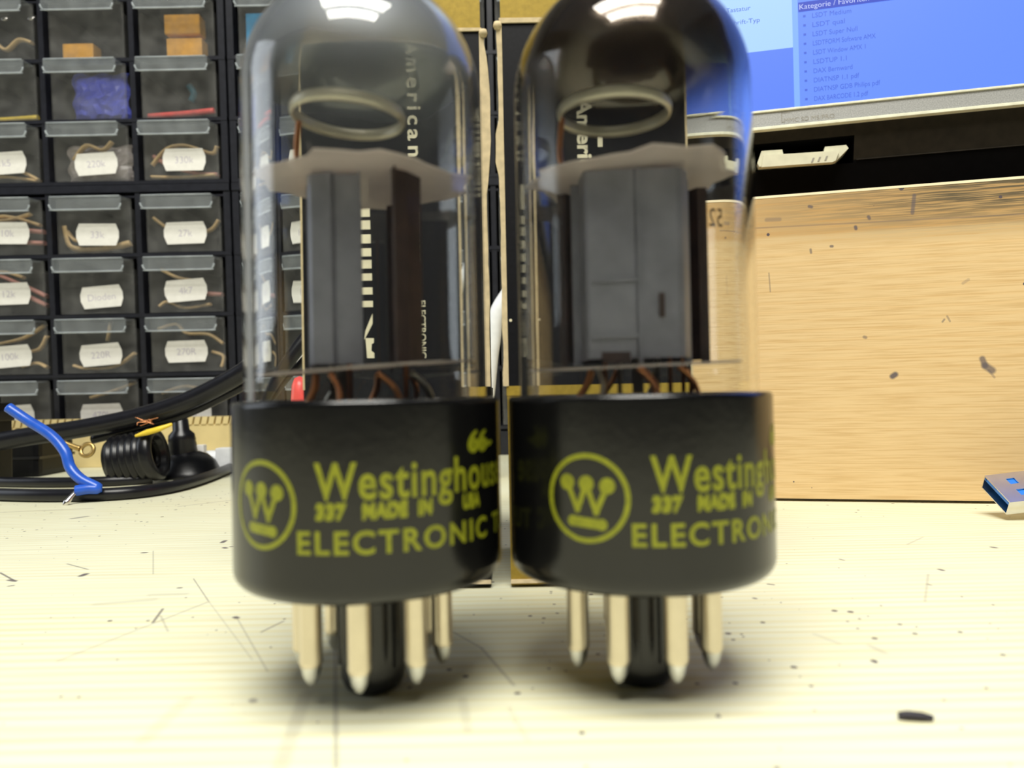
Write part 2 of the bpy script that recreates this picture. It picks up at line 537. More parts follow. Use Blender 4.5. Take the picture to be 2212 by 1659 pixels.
def text_shape(txt, height=None, width=None, bold=0.0, cut=None, space=1.0):
    """flat lettering as (verts, faces) with the lower left corner at 0,0; height = height of the tallest letter."""
    c = bpy.data.curves.new('t', 'FONT')
    c.body = txt
    c.size = 1.0
    c.offset = bold
    c.space_character = space
    c.resolution_u = 4
    c.fill_mode = 'FRONT' if hasattr(c, 'fill_mode') else c.fill_mode
    o = bpy.data.objects.new('t', c)
    C.objects.link(o)
    dg = bpy.context.evaluated_depsgraph_get()
    me = bpy.data.meshes.new_from_object(o.evaluated_get(dg))
    C.objects.unlink(o)
    bpy.data.objects.remove(o)
    xs = [v.co.x for v in me.vertices]; ys = [v.co.y for v in me.vertices]
    x0, x1 = min(xs), max(xs)
    y0, y1 = 0.0, max(ys)
    k = height / (y1 - y0) if height else width / (x1 - x0)
    kx = width / (x1 - x0) if width else k
    bm = bmesh.new(); bm.from_mesh(me)
    bpy.data.meshes.remove(me)
    for v in bm.verts:
        v.co = Vector(((v.co.x - x0) * kx, (v.co.y - y0) * k, 0))
    if cut:
        x = cut
        top = max(v.co.x for v in bm.verts)
        while x < top:
            bmesh.ops.bisect_plane(bm, geom=bm.verts[:] + bm.edges[:] + bm.faces[:], plane_co=(x, 0, 0), plane_no=(1, 0, 0))
            x += cut
    bm.verts.index_update()
    vs = [v.co.copy() for v in bm.verts]
    fs = [[v.index for v in f.verts] for f in bm.faces]
    bm.free()
    return vs, fs

# ------------------------------------------------------------------ the place: bench and wall
def pz(px, py):
    p = onz(px, py, 0.0)
    return (p.x, p.y)
bench_marks = [  # scratches and pencil lines seen on the bench top: pixel ends, width mm, darkness
    ((330, 1345), (352, 1315), 0.35, 0.75), ((347, 1330), (363, 1364), 0.3, 0.3),
    ((125, 1428), (450, 1300), 0.5, 0.28), ((418, 1250), (450, 1298), 0.2, 0.5), ((450, 1298), (545, 1425), 0.2, 0.22),
    ((512, 1335), (578, 1450), 0.22, 0.3), ((565, 1365), (612, 1342), 0.35, 0.55), ((310, 1600), (405, 1510), 1.3, 0.16),
    ((605, 1659), (660, 1500), 1.2, 0.22), ((724, 1350), (726, 1659), 0.45, 0.38), ((970, 1360), (1040, 1400), 0.25, 0.4),
    ((1040, 1400), (1110, 1480), 0.35, 0.35), ((1000, 1510), (1010, 1580), 0.8, 0.18), ((1140, 1600), (1100, 1530), 0.5, 0.15),
    ((0, 1237), (34, 1256), 0.35, 0.8), ((145, 1218), (190, 1230), 0.35, 0.6), ((176, 1244), (185, 1240), 1.0, 0.95),
    ((331, 1190), (331, 1240), 0.25, 0.3), ((20, 1253), (32, 1255), 0.8, 0.9), ((20, 1266), (27, 1265), 0.6, 0.8),
    ((0, 1107), (200, 1098), 0.7, 0.40), ((158, 1120), (185, 1116), 1.6, 0.6), ((386, 1094), (505, 1080), 0.6, 0.45),
    ((210, 1305), (330, 1295), 1.4, 0.16), ((325, 1285), (400, 1283), 1.0, 0.18), ((508, 1333), (512, 1335), 0.7, 0.9),
    ((1660, 1262), (1670, 1263), 0.5, 0.9), ((1629, 1292), (1632, 1293), 0.5, 0.9), ((2030, 1230), (2036, 1232), 0.7, 0.9),
    ((2144, 1182), (2149, 1183), 0.9, 0.85), ((1815, 1208), (1822, 1210), 0.5, 0.7), ((2005, 1262), (2010, 1264), 0.5, 0.5),
    ((1760, 1370), (1812, 1390), 0.6, 0.16), ((1880, 1395), (1910, 1410), 0.8, 0.22), ((1998, 1300), (2005, 1240), 0.35, 0.25),
    ((1960, 1176), (1994, 1160), 0.4, 0.25), ((545, 1512), (548, 1515), 0.7, 0.6), ((480, 1172), (486, 1168), 0.9, 0.9), ((500, 1181), (504, 1181), 0.8, 0.9),
    ((484, 1183), (488, 1184), 0.8, 0.9), ((310, 1194), (314, 1194), 0.9, 0.9), ((386, 1270), (390, 1270), 0.6, 0.9)]
M['bench'] = wood('pale_pine_bench', (0.755, 0.755, 0.575), (0.70, 0.63, 0.33), 0.70, 3.2, 105, 
                  [(pz(*a), pz(*b_), w_, d_) for a, b_, w_, d_ in bench_marks], specks=0.24, speck_scale=420, rough=0.5)
b_ = MB().box((-620, -260, -32), (720, 800, 0), bevel=1.5)
bench = tag(b_.build('workbench', 'bench'), 'pale pine workbench top, scratched and speckled, carrying everything in view', 'workbench')
for nm, a_, c_ in (('wall_back', (-1500, 812, -740), (1500, 832, 1700)), ('wall_front', (-1500, -1620, -740), (1500, -1600, 1700)),
                   ('wall_left', (-1520, -1600, -740), (-1500, 812, 1700)), ('wall_right', (1500, -1600, -740), (1520, 812, 1700)),
                   ('floor', (-1500, -1600, -760), (1500, 812, -740))):
    o = MB().box(a_, c_).build(nm, {'wall_back': 'wall', 'floor': 'lino'}.get(nm, 'wall_dim')); o['kind'] = 'structure'; o['label'] = {'wall_back': 'cream plastered wall behind the bench', 'floor': 'grey workshop floor'}.get(nm, 'dark grey painted workshop wall')
for x_, y_ in ((-590, -230), (690, -230), (-590, 770), (690, 770)):
    MB().box((x_ - 28, y_ - 28, -739.5), (x_ + 28, y_ + 28, -32.2)).build('leg', 'bench', bench)

# ------------------------------------------------------------------ vacuum tubes
RB, RG = 17.3, 15.65
def wrap(vs, fs, phi0, z0, r=RB + 0.035, tilt=0.0):
    """bend flat lettering round the base; phi measured from the side facing the camera."""
    out = []
    for v in vs:
        x, y = v.x, v.y
        p = phi0 + x / RB
        out.append(Vector((r * math.sin(p), -r * math.cos(p), z0 + y + tilt * x)))
    return out, fs
def stroke(a, b, wd, n=6, ends=True):
    a = Vector((*a, 0)); b = Vector((*b, 0))
    t = (b - a).normalized(); nn = Vector((-t.y, t.x, 0)) * wd / 2
    vs = []; fs = []
    for i in range(n + 1):
        p = a.lerp(b, i / n)
        vs += [p - nn, p + nn]
    fs = [(2 * i, 2 * i + 2, 2 * i + 3, 2 * i + 1) for i in range(n)]
    return vs, fs
def disc(c, r, n=20):
    vs = [Vector((c[0], c[1], 0))] + [Vector((c[0] + r * math.cos(2 * PI * k / n), c[1] + r * math.sin(2 * PI * k / n), 0)) for k in range(n)]
    return vs, [(0, k + 1, (k + 1) % n + 1) for k in range(n)]
def ring(c, r0, r1, n=72):
    vs = []
    for k in range(n):
        a = 2 * PI * k / n
        for r in (r0, r1):
            vs.append(Vector((c[0] + r * math.cos(a), c[1] + r * math.sin(a), 0)))
    return vs, [(2 * k, 2 * k + 1, (2 * k + 3) % (2 * n), (2 * k + 2) % (2 * n)) for k in range(n)]

def make_tube(label, loc, print_phi, pin_phi, plate_rot, film, mica_rot, mica_tilt, low_tilt, ring_off, ring_rot):
    t = thing('vacuum_tube', label, 'vacuum tube', loc, group=None)
    # --- bakelite base, slightly rounded at the lower edge
    prof = [(0.01, 15.0), (14.6, 15.0)]
    for k in range(0, 7):
        a = R(90 * k / 6)
        prof.append((RB - 2.2 + 2.2 * math.sin(a), 15.0 + 2.2 - 2.2 * math.cos(a)))
    prof += [(RB, 17.4), (RB, 20), (RB, 37.4), (RB, 37.7), (RB - 0.3, 38.1), (RG + 0.12, 38.15), (RG + 0.12, 34.0), (0.01, 34.0)]
    base = MB().lathe(prof, 128)
    # ribbed locating spigot under the base
    base_o = base.build('base', 'bakelite', t)
    k_ = MB()
    kp = [(0.01, 0.0), (3.0, 0.0), (3.7, 0.5), (4.15, 1.6), (4.2, 2.2), (4.2, 2.6), (4.2, 15.2)]
    k_.lathe(kp, 40, cap0=False)
    for j in range(8):
        a = R(45 * j + 10) + R(pin_phi)
        mt = Matrix.Rotation(a, 4, 'Z')
        k_.box((4.0, -0.45, 3.4), (4.55, 0.45, 15.2), mtx=mt)
    k_.build('locating_spigot', 'key', t)
    # --- eight pins
    for j in range(8):
        a = R(pin_phi + 45 * j)
        x, y = 9.2 * math.sin(a), -9.2 * math.cos(a)
        mt = Matrix.Translation((x, y, 0))
        p = MB()
        z0 = 3.0 + random.uniform(-0.15, 0.25)
        p.lathe([(1.40, 15.3), (1.42, z0 + 3.4), (1.43, z0 + 3.1), (1.46, z0 + 2.7), (1.30, z0 + 2.2)], 24, mtx=mt)
        p.lathe([(1.30, z0 + 2.2), (1.05, z0 + 1.0), (0.62, z0 + 0.15), (0.25, z0 - 0.2), (0.01, z0 - 0.25)], 24, mi=1, mtx=mt)
        p.build('pin', ['pin', 'solder'], t)
    # --- printed marks, each line of print a part
    def put(shapes, name, phi, z, tilt=0.0, lab=None):
        m_ = MB()
        for vs, fs in shapes:
            v2, f2 = wrap(vs, fs, phi, z, tilt=tilt)
            m_.add(v2, f2)
        o_ = m_.build(name, 'ink', t)
        if lab: o_['label'] = lab
    ph = R(print_phi)
    emb = [ring((0, 0), 4.55, 5.12)]
    top = [(-2.45, 1.75), (0, 1.65), (2.5, 1.45)]
    low = [(-1.15, -1.35), (1.15, -1.6)]
    for p in top: emb.append(disc(p, 0.93))
    for a, b in ((top[0], low[0]), (low[0], top[1]), (top[1], low[1]), (low[1], top[2])):
        emb.append(stroke(a, b, 0.62))
    for p in low: emb.append(disc(p, 0.36))
    emb.append(stroke((-1.8, -2.65), (1.8, -2.95), 1.15, 10))
    emb.append(disc((-1.8, -2.65), 0.62)); emb.append(disc((1.8, -2.95), 0.66))
    put(emb, 'printed_emblem', ph, 26.4, lab='yellow-green circled W emblem')
    put([text_shape('Westinghouse', height=4.05, width=27.6, bold=0.02, cut=0.7, space=1.1)], 'printed_name', ph + R(24.3), 27.2, lab='yellow-green maker name')
    for tx, d0, wd in (('337', 24.6, 3.45), ('MADE', 41.8, 5.0), ('IN', 62.5, 1.7), ('USA', 83.0, 3.1)):
        s1 = text_shape(tx, height=1.55, width=wd, bold=0.035, cut=0.7)
        put([s1], 'printed_word', ph + R(d0), 24.95)
        put([s1], 'printed_word', ph + R(d0) + 0.006, 25.28)
    put([text_shape('ELECTRONIC TUBE', height=2.55, width=36.0, bold=0.026, cut=0.7, space=1.2)], 'printed_line', ph + R(17.2), 21.2, tilt=-0.004)
    put([text_shape('66-', height=2.5, width=5.2, bold=0.03, cut=0.7)], 'printed_code', ph + R(86.5), 31.6)
    put([text_shape('66-', height=2.5, width=5.2, bold=0.01, cut=0.7)], 'printed_code', ph + R(88.0), 31.75)
    if low_tilt[0] > -2:                            # dark stamp on the far side of the right tube's glass
        vs, fs = text_shape('52', height=2.6, width=3.0, bold=0.0, cut=0.5)
        m_ = MB()
        v2 = [Vector(((RG + 0.04) * math.sin(R(112) + v.x / RG), -(RG + 0.04) * math.cos(R(112) + v.x / RG), 61.6 + v.y + 0.25 * v.x)) for v in vs]
        m_.add(v2, fs)
        m_.build('glass_stamp', 'dark', t)
    # --- glass envelope: a closed shell, 1 mm thick, domed
    zc, th = 78.0, 0.95
    out = [(RG - 0.6, 34.3), (RG, 35.5), (RG, 35.9), (RG, 45.0), (RG, 60.0), (RG, 77.6)]
    for k in range(0, 25):
        a = R(90 * k / 24)
        out.append((max(RG * math.cos(a), 0.004), zc + RG * math.sin(a)))
    ri = RG - th
    inn = []
    for k in range(24, -1, -1):
        a = R(90 * k / 24)
        inn.append((max(ri * math.cos(a), 0.004), zc + ri * math.sin(a)))
    inn += [(ri, 77.6), (ri, 60.0), (ri, 45.0), (ri, 35.5), (ri, 35.1), (ri, 34.3)]
    MB().lathe(out + inn, 144, closed=True).build('glass_envelope', 'glass', t)
    # --- getter film on the inside of the dome
    rf = ri + 0.10
    fp = []
    fp += [(rf, 70.0), (rf, 72.0), (rf, 74.0), (rf, 76.0)]
    for k in range(0, 25):
        a = R(89.5 * k / 24)
        fp.append((rf * math.cos(a), zc + rf * math.sin(a)))
    MB().lathe(fp, 96).build('getter_film', film, t)
    # --- mica spacers with toothed edges
    def mica(z, name, rr, tilt, rot, notched=True):
        pts = []
        rnd = random.Random(int(rot * 10 + z))
        n = 36
        for k in range(n):
            a = 2 * PI * k / n + R(rot)
            r = rr
            if notched:
                r = rr + (0.95 if k % 3 == 1 else (-0.5 if k % 3 == 0 else 0.1))
                if k % 9 in (4, 5, 6): r = rr * 0.90
                r = min(r, ri - 0.25)
            pts.append((r * math.cos(a), r * math.sin(a)))
        mt = Matrix.Translation((0, 0, z)) @ Matrix.Rotation(R(tilt[0]), 4, 'Y') @ Matrix.Rotation(R(tilt[1]), 4, 'X')
        m_ = MB().prism([mt @ Vector((x, y, -0.14)) for x, y in pts], mt.to_3x3() @ Vector((0, 0, 0.28)))
        return m_.build(name, 'mica', t)
    mica(66.9, 'upper_mica_spacer', 13.6, mica_tilt, mica_rot)
    mica(42.3 if low_tilt[0] < -2 else 41.9, 'lower_mica_spacer', 13.9, low_tilt, mica_rot + 15, True)
    # --- plate: two pressed half shells with a gap between them
    mr = Matrix.Rotation(R(plate_rot), 4, 'Z')
    def shell(poly, name, z0=42.6, z1=66.3):
        m_ = MB()
        th_ = 0.35
        n = len(poly)
        P = [Vector((p[0], p[1], 0)) for p in poly]
        off = []
        for i in range(n):
            tg = (P[min(i + 1, n - 1)] - P[max(i - 1, 0)]).normalized()
            off.append(P[i] + Vector((-tg.y, tg.x, 0)) * th_)
        loop = P + off[::-1]
        m_.prism([mr @ Vector((v.x, v.y, z0)) for v in loop], (0, 0, z1 - z0))
        return m_
    f_ = shell([(-7.3, -0.6), (-7.1, -3.4), (-6.4, -7.0), (-6.0, -7.3), (-0.3, -7.3), (0.3, -7.05), (5.0, -7.05), (5.7, -6.6), (6.7, -4.2), (6.1, -3.7), (6.5, -0.6)], 'f')
    # pressed ribs, and flanges at the edges of the shell
    for a, b in (((-5.6, -7.65, 52.2), (0.0, -7.3, 52.7)), ((-5.6, -7.65, 45.2), (0.0, -7.3, 45.7))):
        f_.box(a, b, mtx=mr)
    f_.box((0.0, -7.6, 42.0), (0.45, -7.2, 66.3), mtx=mr)
    f_.box((-8.3, -0.9, 42.0), (-7.1, -0.6, 66.3), mtx=mr); f_.box((6.3, -0.9, 42.0), (7.3, -0.6, 66.3), mtx=mr)
    po = f_.build('plate_shell', 'plate', t)
    s_ = MB().box((2.5, -7.6, 47.6), (3.2, -7.38, 50.6), mtx=mr).box((-4.6, -7.62, 42.0), (-1.1, -7.3, 43.4), mtx=mr)
    s_.build('plate_slot_shade', 'plate_dark', po)  # dark slabs laid on the plate stand for shade in its openings
    b2 = shell([(9.4, 3.3), (8.2, 5.0), (5.6, 6.9), (-5.6, 6.9), (-8.2, 5.0), (-9.4, 3.3)], 'b')
    b2.box((-10.4, 3.3, 42.0), (-9.2, 3.6, 66.3), mtx=mr); b2.box((9.2, 3.3, 42.0), (10.4, 3.6, 66.3), mtx=mr)
    b2.build('plate_shell', 'plate_dark', t)  # dark colour also carries the shade on the plate's receding side
    # grid and cathode rods through both spacers
    for (x, y, r_, mm_) in ((-4.2, -2.4, 0.32, 'copper'), (4.2, -2.4, 0.32, 'copper'), (0, -3.4, 0.75, 'nickel'), (-2.4, -4.6, 0.3, 'nickel'), (2.4, -4.6, 0.3, 'nickel'), (6.8, 4.6, 0.3, 'copper')):
        v0 = mr @ Vector((x, y, 0))
        MB().lathe([(r_, 38.2), (r_, 68.6)], 16, mtx=Matrix.Translation((v0.x, v0.y, 0)), cap0=True, cap1=True).build('electrode_rod', mm_, t)
    # leads between the lower spacer and the base
    for k in range(7):
        a = R(plate_rot + 51 * k + 12)
        q0 = Vector((6.4 * math.cos(a), 6.4 * math.sin(a) - 1.5, 41.4)); q1 = Vector((8.6 * math.cos(a + 0.3), 8.6 * math.sin(a + .3), 36.5))
        MB().tube([q0, (q0 + q1) / 2 + Vector((0.6, 0, 0.4)), q1], 0.5 if k % 2 else 0.36, 8).build('lead_wire', 'copper' if k % 3 != 1 else 'nickel', t)
    # glass-metal stem
    MB().lathe([(7.5, 34.2), (7.0, 36.0), (5.5, 37.2), (0.01, 37.6)], 40).build('stem_press', 'plate_dark', t)
    # --- getter ring on its post
    gx, gy = ring_off
    mt = Matrix.Translation((gx, gy, 76.2)) @ Matrix.Rotation(R(ring_rot), 4, 'Y')
    rp = [(7.5, -0.8), (7.7, -0.3), (7.75, 0.3), (7.5, 0.8), (7.25, 0.8), (7.1, 0.3), (7.05, -0.3), (7.2, -0.8)]
    MB().lathe(rp, 72, mtx=mt, closed=True).build('getter_ring', 'getter', t)
    MB().tube([(gx - 7.0, gy + 1.0, 76.0), (gx - 7.4, gy + 1.1, 71), (gx - 6.4, gy + 1.2, 67)], 0.42, 8).build('getter_post', 'copper', t)
    return t

make_tube('left glass vacuum tube, clear grey dome, emblem at the left edge of its black base',
          (-19.15, 99.5, 0), -34.0, 0.5, -79, 'film_pale', 8, (1.0, 0), (-3.0, 1.9), (-2.2, 0.5), 4)
make_tube('right glass vacuum tube, dark brown dome, black base, beside the blue screen',
          (16.75, 100.3, 0), -29.5, -28, -6, 'film_dark', 20, (-3.0, 0), (-1.6, 1.9), (-2.2, 0.5), 0)

# ------------------------------------------------------------------ the tubes' cartons
def carton(label, xl, xr, yf, ztop, side):
    t = thing('tube_carton', label, 'carton', ((xl + xr) / 2, yf, 0))
    W = (xr - xl) / 2; D = 38
    zg = 40.0                                      # gold below, black above
    MB().box((-W + 0.2, 0, zg), (W - 0.2, D, ztop), mi=0).build('upper_panel', 'carton_black', t)
    MB().box((-W, 0.02, 0.4), (W, D + 0.1, zg - 1.9)).build('lower_panel', 'carton_gold' if side < 0 else 'carton_black', t)
    MB().box((-W - 0.1, -0.06, zg - 1.9), (W + 0.1, D, zg)).build('lower_band', 'carton_gold' if side < 0 else 'carton_black', t)
    # raw, frayed board showing along the front edge
    ex = -W if side < 0 else W
    rnd = random.Random(3 + side)
    pts = []
    n = 26
    for i in range(n + 1):
        z = zg + (ztop - zg) * i / n
        wv = 0.55 + rnd.uniform(0, 0.25)
        if side > 0 and 0.55 < i / n < 0.97: wv += 1.0 * math.sin((i / n - 0.55) / 0.42 * PI)
        if side < 0 and 0.60 < i / n < 0.70: wv += 0.6
        pts.append((ex + side * wv, -0.25, z))
    poly = pts + [(ex - side * 0.35, -0.25, ztop), (ex - side * 0.35, -0.25, zg)]
    MB().prism(poly, (0, 0.9, 0)).build('frayed_edge', 'card', t)
    MB().prism([(-ex - 0.25, -0.15, zg), (-ex + 0.25, -0.15, zg), (-ex + 0.25, -0.15, ztop), (-ex - 0.25, -0.15, ztop)], (0, 0.6, 0)).build('frayed_edge', 'card', t)
    # fold line and open flap at the top
    f = MB()
    f.prism([(-W, -0.35, ztop - 0.1), (W, -0.35, ztop - 0.1), (W + 0.2, -0.35, ztop + 0.5), (0, -0.35, ztop + 0.75), (-W - 0.2, -0.35, ztop + 0.9)], (0, 0.9, 0))
    f.lathe([(0.01, -0.9), (0.7, -0.6), (0.9, 0), (0.7, 0.7), (0.01, 0.9)], 12, mtx=Matrix.Translation((ex + side * 0.5, -0.1, ztop - 0.6)))
    f.build('torn_fold', 'card', t)
    MB().box((-W + 0.1, 0.0, ztop + 0.6), (W - 0.1, 0.7, ztop + 26)).build('open_flap', 'carton_gold', t)
    # lower lip of the bottom flap
    b = MB()
    b.prism([(-W, -0.9, 0.9), (W, -0.9, 0.9), (W, -0.5, 1.5), (-W, -0.5, 1.5)], (0, 0.6, 0))
    b.build('bottom_lip', 'card', t)
    return t
ca = carton('black tube carton with gold open flap behind the left vacuum tube', -43.4, -4.9, 149, 111.5, 1)
cb = carton('black tube carton with gold lower half behind the right vacuum tube', -1.0, 37.4, 149, 113.0, -1)
def carton_print(t, shapes, name='printed_lettering'):
    m_ = MB()
    for vs, fs in shapes:
        m_.add(vs, fs)
    m_.build(name, 'cream_ink', t)
cx_a = (-43.4 - 4.9) / 2
def lay(vs, fs, x, z, cw=True, y=-0.05):
    """turn flat lettering to run down the carton face."""
    return [Vector((x + v.y, y, z - v.x)) for v in vs], fs
def cpx(px, py, c):                                # pixel -> carton face coordinates
    p = at(px, py, 149)
    return p.x - c, p.z
sh = []
x, z = cpx(888, 68, cx_a)
vs, fs = text_shape('American', height=3.3, width=25.5, bold=0.02, space=1.35)
sh.append(lay(vs, fs, x, z))
for (py0, py1) in ((380, 437), (452, 470), (478, 497), (508, 527), (538, 555), (563, 581), (592, 607), (622, 637), (651, 664)):
    x0, z0 = cpx(781 + (py0 - 450) * 0.035, py0, cx_a); x1, z1 = cpx(800 + (py0 - 450) * 0.035, py1, cx_a)
    sh.append(([Vector((x0 - 1.5, -0.05, z0)), Vector((x1, -0.05, z0)), Vector((x1, -0.05, z1)), Vector((x0 - 1.5, -0.05, z1))], [(0, 1, 2, 3)]))
pl = [(806, 678), (800, 690), (789, 715), (786, 735), (795, 720), (806, 700)]
sh.append(([Vector((cpx(a, b, cx_a)[0], -0.05, cpx(a, b, cx_a)[1])) for a, b in pl], [list(range(6))]))
pl = [(789, 731), (809, 731), (809, 741), (804, 744), (803, 758), (810, 763), (810, 774), (793, 774)]
sh.append(([Vector((cpx(a, b, cx_a)[0], -0.05, cpx(a, b, cx_a)[1])) for a, b in pl], [list(range(8))]))
x, z = cpx(912, 452, cx_a)
vs, fs = text_shape('RECEIVING TUBE', height=0.9, width=10.5, bold=0.0)
sh.append(lay(vs, fs, x, z))
x, z = cpx(920, 650, cx_a)
vs, fs = text_shape('ELECTRONIC', height=1.3, width=11.5, bold=0.02)
sh.append(lay(vs, fs, x, z))
carton_print(ca, sh)
cx_b = 18.2
sh = []
x, z = cpx(1232, 215, cx_b)
vs, fs = text_shape('American', height=3.4, bold=0.03)
sh.append(lay(vs, fs, x, z))
x, z = cpx(1283, 286, cx_b)
sh.append(([Vector((x, -0.05, z)), Vector((x + 1.1, -0.05, z)), Vector((x + 1.1, -0.05, z - 3.2)), Vector((x, -0.05, z - 3.2))], [(0, 1, 2, 3)]))
x, z = cpx(1103, 692, cx_b)
sh.append(([Vector((x + 0.3 * math.cos(a), -0.05, z + 0.3 * math.sin(a))) for a in [k * PI / 5 for k in range(10)]], [list(range(10))]))
carton_print(cb, sh)

# ------------------------------------------------------------------ drawer cabinets
ROWS = [250.5, 213.5, 175.5, 131.0, 93.5, 56.5, 19.0]      # bottoms of the drawer fronts, top row first
CW_, CH_ = 46.0, 33.5
def label_mesh(w_, h_, txt, rot, seed):
    m_ = MB()
    c = 0.14 * w_
    pl = [(-w_ / 2, -h_ * .15), (-w_ / 2 + c * .5, -h_ / 2), (w_ / 2 - c * .5, -h_ / 2), (w_ / 2, -h_ * .15), (w_ / 2, h_ * .15), (w_ / 2 - c * .5, h_ / 2), (-w_ / 2 + c * .5, h_ / 2), (-w_ / 2, h_ * .15)]
    rt = Matrix.Rotation(R(-rot - 1.0), 4, 'Y')
    m_.prism([rt @ Vector((x, 0, z)) for x, z in pl], (0, 0.25, 0))
    vs, fs = text_shape(txt, height=h_ * 0.30, bold=-0.005)
    wt = max(v.x for v in vs)
    m_.add([rt @ Vector((v.x - wt / 2, -0.05, v.y - h_ * 0.16)) for v in vs], fs, 1)
    return m_
def cabinet(label, x0, x1, cols, labels):
    t = thing('drawer_cabinet', label, 'cabinet', (x0, 469.0, 0), (R(3.0), 0, 0))
    Wt = x1 - x0; D = 130; H = 292
    b = MB()
    b.box((0, 0, 0), (4, D, H)).box((Wt - 4, 0, 0), (Wt, D, H)).box((0, D - 3, 0), (Wt, D, H))
    b.box((0, 0, 0), (Wt, D, 15)).box((0, 0, H - 4), (Wt, D, H))
    b.box((0, -0.8, 168), (Wt, D, 172.5))
    for z in ROWS:
        b.box((0, -0.3, z - 2.6), (Wt, D, z - 0.5))
        b.box((0, 0.4, z + CH_ + 0.3), (Wt, 5, z + CH_ + 1.4))
    for c in cols[1:]:
        b.box((c - x0 - (cols[1] - cols[0] - CW_) / 2 - 1.6, 0, 0), (c - x0 - (cols[1] - cols[0] - CW_) / 2 + 1.6, D, H))
    b.build('body', 'cabinet', t)
    for ri_, z in enumerate(ROWS):
        for ci, c in enumerate(cols):
            x = c - x0
            d = MB()
            # front, sides, floor and back of the clear tray
            d.box((x, 0.6, z), (x + CW_, 1.8, z + CH_))
            d.box((x + 0.3, 1.8, z), (x + 1.3, 110, z + CH_ * 0.82)).box((x + CW_ - 1.3, 1.8, z), (x + CW_ - 0.3, 110, z + CH_ * 0.82))
            d.box((x + 0.3, 1.8, z), (x + CW_ - 0.3, 110, z + 0.9))
            dr = d.build('drawer', 'drawer', t)
            p = MB()
            # trapezoid pull, leaning out from the top of the front
            zt = z + CH_ - 0.3
            xl2, xr2, yf2 = x + 1.2, x + CW_ - 1.2, -9.0
            cr = 3.4
            A = [(xl2, yf2, zt), (xl2, yf2, zt - 4.6)]
            A += [(xl2 + cr * (1 - math.cos(R(a_))), yf2, zt - 4.6 - cr * math.sin(R(a_))) for a_ in (30, 60, 90)]
            A += [(xr2 - cr * (1 - math.cos(R(a_))), yf2, zt - 4.6 - cr * math.sin(R(a_))) for a_ in (90, 60, 30)]
            A += [(xr2, yf2, zt - 4.6), (xr2, yf2, zt)]
            p.prism(A, (0, 0.9, 0))
            p.box((xl2, yf2 + 0.9, zt - 0.9), (xr2, 0.6, zt))
            p.build('pull', 'lip', dr)
            r_ = MB()
            r_.tube([Vector(a_) for a_ in A[1:-1]], 0.55, 6, sub=2)
            r_.tube([Vector(A[0]) + Vector((0.6, 0, 0)), Vector(A[-1]) + Vector((-0.6, 0, 0))], 0.42, 6)
            r_.build('pull_rim', 'rim', dr)
            key = (ri_, ci)
            if key in labels:
                tx, dx, dz, rot = labels[key]
                lm = label_mesh(26.5, 13.5, tx, rot, 1)
                lm.v = [tuple(Vector(v) + Vector((x + CW_ / 2 + dx, 0.25, z + 11.5 + dz))) for v in lm.v]
                lo = lm.build('sticker', ['paper', 'faint'], dr)
                lo['label'] = 'white handwritten sticker'
    return t
lab1 = {(2, 0): ('1k5', 2, 0.5, 2), (2, 1): ('220k', 3, -1, 2), (2, 2): ('330k', 2, 0.5, -1),
        (3, 0): ('10k', 2, 2, -2), (3, 1): ('33k', 2, 0, -2), (3, 2): ('27k', 1, 0, 0),
        (4, 0): ('12k', 1, 2, 0), (4, 1): ('Dioden', 3, -1, 3), (4, 2): ('4k7', 0, 2, 3),
        (5, 0): ('100k', 0, 0, 3), (5, 1): ('220R', 1, 0, 3), (5, 2): ('270R', -1, 1, 0),
        (6, 0): ('1M', 0, 0, 2), (6, 1): ('470k', 0, 0, 0), (6, 2): ('56k', 0, 0, 0)}
cab1 = cabinet('black drawer cabinet with clear labelled drawers at the left of the bench', -341, -172.5, [-336.0, -280.5, -225.0], lab1)
cab2 = cabinet('black drawer cabinet standing right of the labelled one, behind the glass tubes', -171.0, 42.5, [-163.8, -111.2, -58.6, -6.0],
               {(2, 0): ('68k', 0, 0, 0), (3, 0): ('82k', 0, 0, 2), (4, 0): ('15k', 0, 0, -2), (5, 0): ('18k', 0, 0, 1)})

# contents of the drawers, each a thing of its own
def inside(x0, row, col_x, yy=6.0):
    """point just behind a drawer's front: cabinet frame -> place."""
    th = R(3.0)
    def f(u, d, v):                                # u across, d back, v up, from the front's lower left
        z = ROWS[row] + v; y = d
        return Vector((col_x + u, 469.0 + y * math.cos(th) - z * math.sin(th), y * math.sin(th) + z * math.cos(th)))
    return f
COLX = [-336.0, -280.5, -225.0]
def put_block(row, ci, u0, v0, u1, v1, d0, d1, mt_, name, label, cat, group=None):
    f = inside(0, row, COLX[ci])
    m_ = MB()
    cs = [f(u, d, v) for u in (u0, u1) for d in (d0, d1) for v in (v0, v1)]
    m_.add(cs, [(0, 1, 3, 2), (4, 6, 7, 5), (0, 4, 5, 1), (2, 3, 7, 6), (0, 2, 6, 4), (1, 5, 7, 3)])
    c0 = sum(cs, Vector()) / 8
    o = m_.build(name, mt_, None, c0)
    bv = o.modifiers.new('edge', 'BEVEL'); bv.width = 0.0006; bv.segments = 2
    return tag(o, label, cat, group)
put_block(0, 1, 6, 1.2, 25, 10.5, 4, 14, 'orange', 'film_capacitor', 'orange block capacitor lying in the middle drawer of the top row', 'capacitor')
put_block(0, 2, 15, 1.2, 37, 12.5, 4, 14, 'orange', 'film_capacitor', 'lower of two orange capacitors in the right-hand top drawer', 'capacitor')
put_block(0, 2, 14, 15.0, 36, 27, 4, 14, 'orange', 'film_capacitor', 'upper of two orange capacitors in the right-hand top drawer', 'capacitor')
